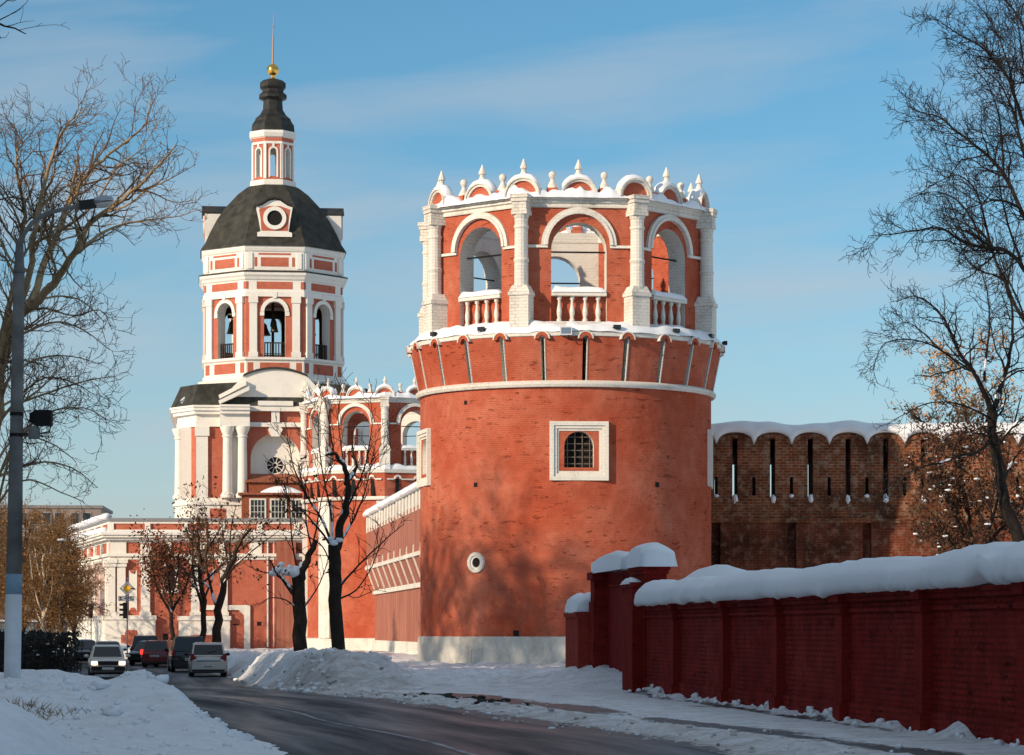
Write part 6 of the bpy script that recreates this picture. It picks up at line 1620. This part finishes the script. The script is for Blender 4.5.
# rust-leaved tree by the church corner
ZC = 178.0
o = thing('leafy_tree', 'small street tree still holding rusty leaves before the church wing', 'tree', (PX(172, ZC), ZC, 0))
t = Tree(71, .014, up=.2, wander=.22, dens=(2.0, 2.6, 2.4), ratio=(.5, .5, .5), levels=3)
for q, rr in (([(172, 660), (172, 625), (171, 595), (168, 570), (166, 545)], .2), ([(172, 612), (186, 585, 1), (194, 560, 1.5), (198, 545, 2)], .1), ([(172, 615), (158, 590, -1), (152, 565, -1.5), (150, 550, -1.5)], .1), ([(171, 600), (178, 570, -1), (180, 545, -1)], .09), ([(172, 610), (163, 590, 2), (160, 560, 2.4)], .09)): t.limb(PL(ZC, q), rr, .02, 0, (.35, 1))
t.build(o, M_BARK_STREET, M_BARK_TWIG)
to_root(t.leaves(2500, .11, .45).build('leaves', M_LEAF_RUST, o, uv=False), o)
to_root(t.leaves(1700, .11, .5).build('brown_leaves', M_LEAF_BROWN, o, uv=False), o)
s_ = t.snow(0.1, .04, 1.2)
if s_: to_root(s_.build('branch_snow', M_SNOW_SOFT, o, smooth=True, uv=False), o)
# brown thicket of trees on the far left
M_TWIG_WARM = bark_mat('warm_twig_bark', (.22, .125, .055), (.13, .07, .03), 4.0)
for seed, Z, px, hgt, lab, birch in ((81, 176, 42, 545, 'bare birch with white trunk among the brown trees at far left', True), (82, 190, 60, 530, 'bare brown-twigged tree beside the office block, nearest the church', False), (83, 184, 22, 512, 'bare brown-twigged tree seen right behind the lamp pole', False), (84, 205, 50, 516, 'tall bare brown-twigged tree before the office windows', False), (85, 198, -6, 505, 'bare brown-twigged tree at the left edge behind the lamp pole', False), (86, 215, 74, 566, 'small bare brown tree beside the church corner', False)):
    o = thing('bare_tree', lab, 'tree', (PX(px, Z), Z, 0), 0, 'brown bare trees at far left')
    t = Tree(seed, .016, up=.10, wander=.25, droop=.30, dens=(4.2, 5.0, 5.5), ratio=(.42, .55, .55), ang=(30, 65), levels=3)
    rq = random.Random(seed); top = hgt
    t.limb(PL(Z, [(px, 652), (px + 1, 620), (px + 2, 590), (px + 1, 560), (px + 3, (560 + top)/2), (px + 2, top)]), .16, .03, 0, (.12, 1))
    for i in range(8):
        y0 = 634 - i*(600 - top)*.13; dxx = rq.choice([-1, 1])*rq.uniform(7, 17); t.limb(PL(Z, [(px + 1, y0), (px + dxx*.4, y0 - 14, rq.uniform(-1, 1)), (px + dxx*.8, y0 - 34, rq.uniform(-2, 2)), (px + dxx, max(top, y0 - 58), rq.uniform(-2.5, 2.5))]), .075, .02, 0, (.15, 1))
    t.build(o, M_BIRCH if birch else M_BARK_TWIG, M_TWIG_WARM)
    to_root(t.leaves(420, .09, .3).build('dry_leaves', plain('ochre_leaf', (.30, .15, .05), .8, 0, .4, 2), o, uv=False), o)
    s_ = t.snow(.25, .05, 1.0)
    if s_ and birch: to_root(s_.build('branch_snow', M_SNOW_SOFT, o, smooth=True, uv=False), o)
# trees on the near side of the street, left of the frame: they throw the dappled shade on tower and cars
for i, (x, y, hh) in enumerate(((-34, 82, 19.5), (-38, 78, 21.0), (-42, 76, 22.5), (-36, 86, 19), (-45, 80, 23.5), (-42, 214, 13.0), (-45.5, 206, 13.5), (-48, 219, 14), (-43, 224, 12), (-40, 84, 21), (-32, 87, 18), (-36.5, 80, 22.5))):
    o = thing('roadside_tree', 'bare roadside tree standing left of the picture', 'tree', (x, y, 0), 0, 'roadside trees left of the picture')
    t = Tree(100 + i, .032, up=.2, wander=.22, dens=(2.2, 3.0, 2.4), ratio=(.42, .5, .5), levels=3)
    t.limb([(x, y, 0), (x + .1, y, hh*.3), (x, y + .1, hh*.6), (x + .2, y, hh)], .24, .04, 0, (.25, 1))
    for k in range(7):
        a = k*2.4 + i; b0 = hh*(.28 + .07*k); t.limb([(x, y, b0), (x + math.cos(a)*1.1, y + math.sin(a)*1.1, b0 + 1.3), (x + math.cos(a)*2.2, y + math.sin(a)*2.2, b0 + 3.0)], .10, .025, 0, (.2, 1))
    t.build(o, M_BARK_STREET, M_BARK_STREET)

# hedge along the left pavement
hg = thing('hedge', 'dark clipped hedge with specks of snow behind the left snowbank', 'hedge', (-12.4, 64, 0))
rq = random.Random(9); hb_ = MB(); hs = MB(); hw_ = MB()
def hpt():
    # the hedge runs beside the street from Z 60 to 100
    v = rq.random()**1.3; Z = 69.5 + 34*v; e = rq.uniform(-1.6, 0.2); return Vector((Lr(Z) - .75 + e*1.0, Z, 0))
for i in range(900):
    p = hpt(); h = 1.62 + .10*nz(p.x*2, p.y*.8) ; q = p + Vector((rq.gauss(0, .12), rq.gauss(0, .12), 0)); hw_.tube([p, p.lerp(q, .5) + Vector((0, 0, h*.5)), q + Vector((rq.gauss(0, .12), rq.gauss(0, .1), h*rq.uniform(.8, 1.05)))], [.014, .011, .006], 3)
for i in range(15000):
    p = hpt(); h = 1.62 + .12*nz(p.x*2, p.y*.8); p.z = .25 + (h - .25)*rq.random()**.7; u = Vector((rq.gauss(0, 1), rq.gauss(0, 1), rq.gauss(0, 1))).normalized(); w = u.orthogonal().normalized(); k = rq.uniform(.035, .075)
    hb_.face([p - u*k, p + w*k*.6, p + u*k, p - w*k*.6])
for i in range(200):
    p = hpt(); p.z = rq.uniform(.3, 1.65); k = rq.uniform(.012, .035); hs.blob(p, k*1.4, k*1.2, k*.7, 6, 4, jit=.4, seed=i)
hb_.build('leaves', plain('dark_hedge_leaf', (.030, .026, .020), .8, 0, .4, 3), hg, uv=False).location = -hg.location
hw_.build('stems', M_BARK_DARK, hg, uv=False).location = -hg.location
hs.build('hedge_snow', M_SNOW_SOFT, hg, smooth=True, uv=False).location = -hg.location
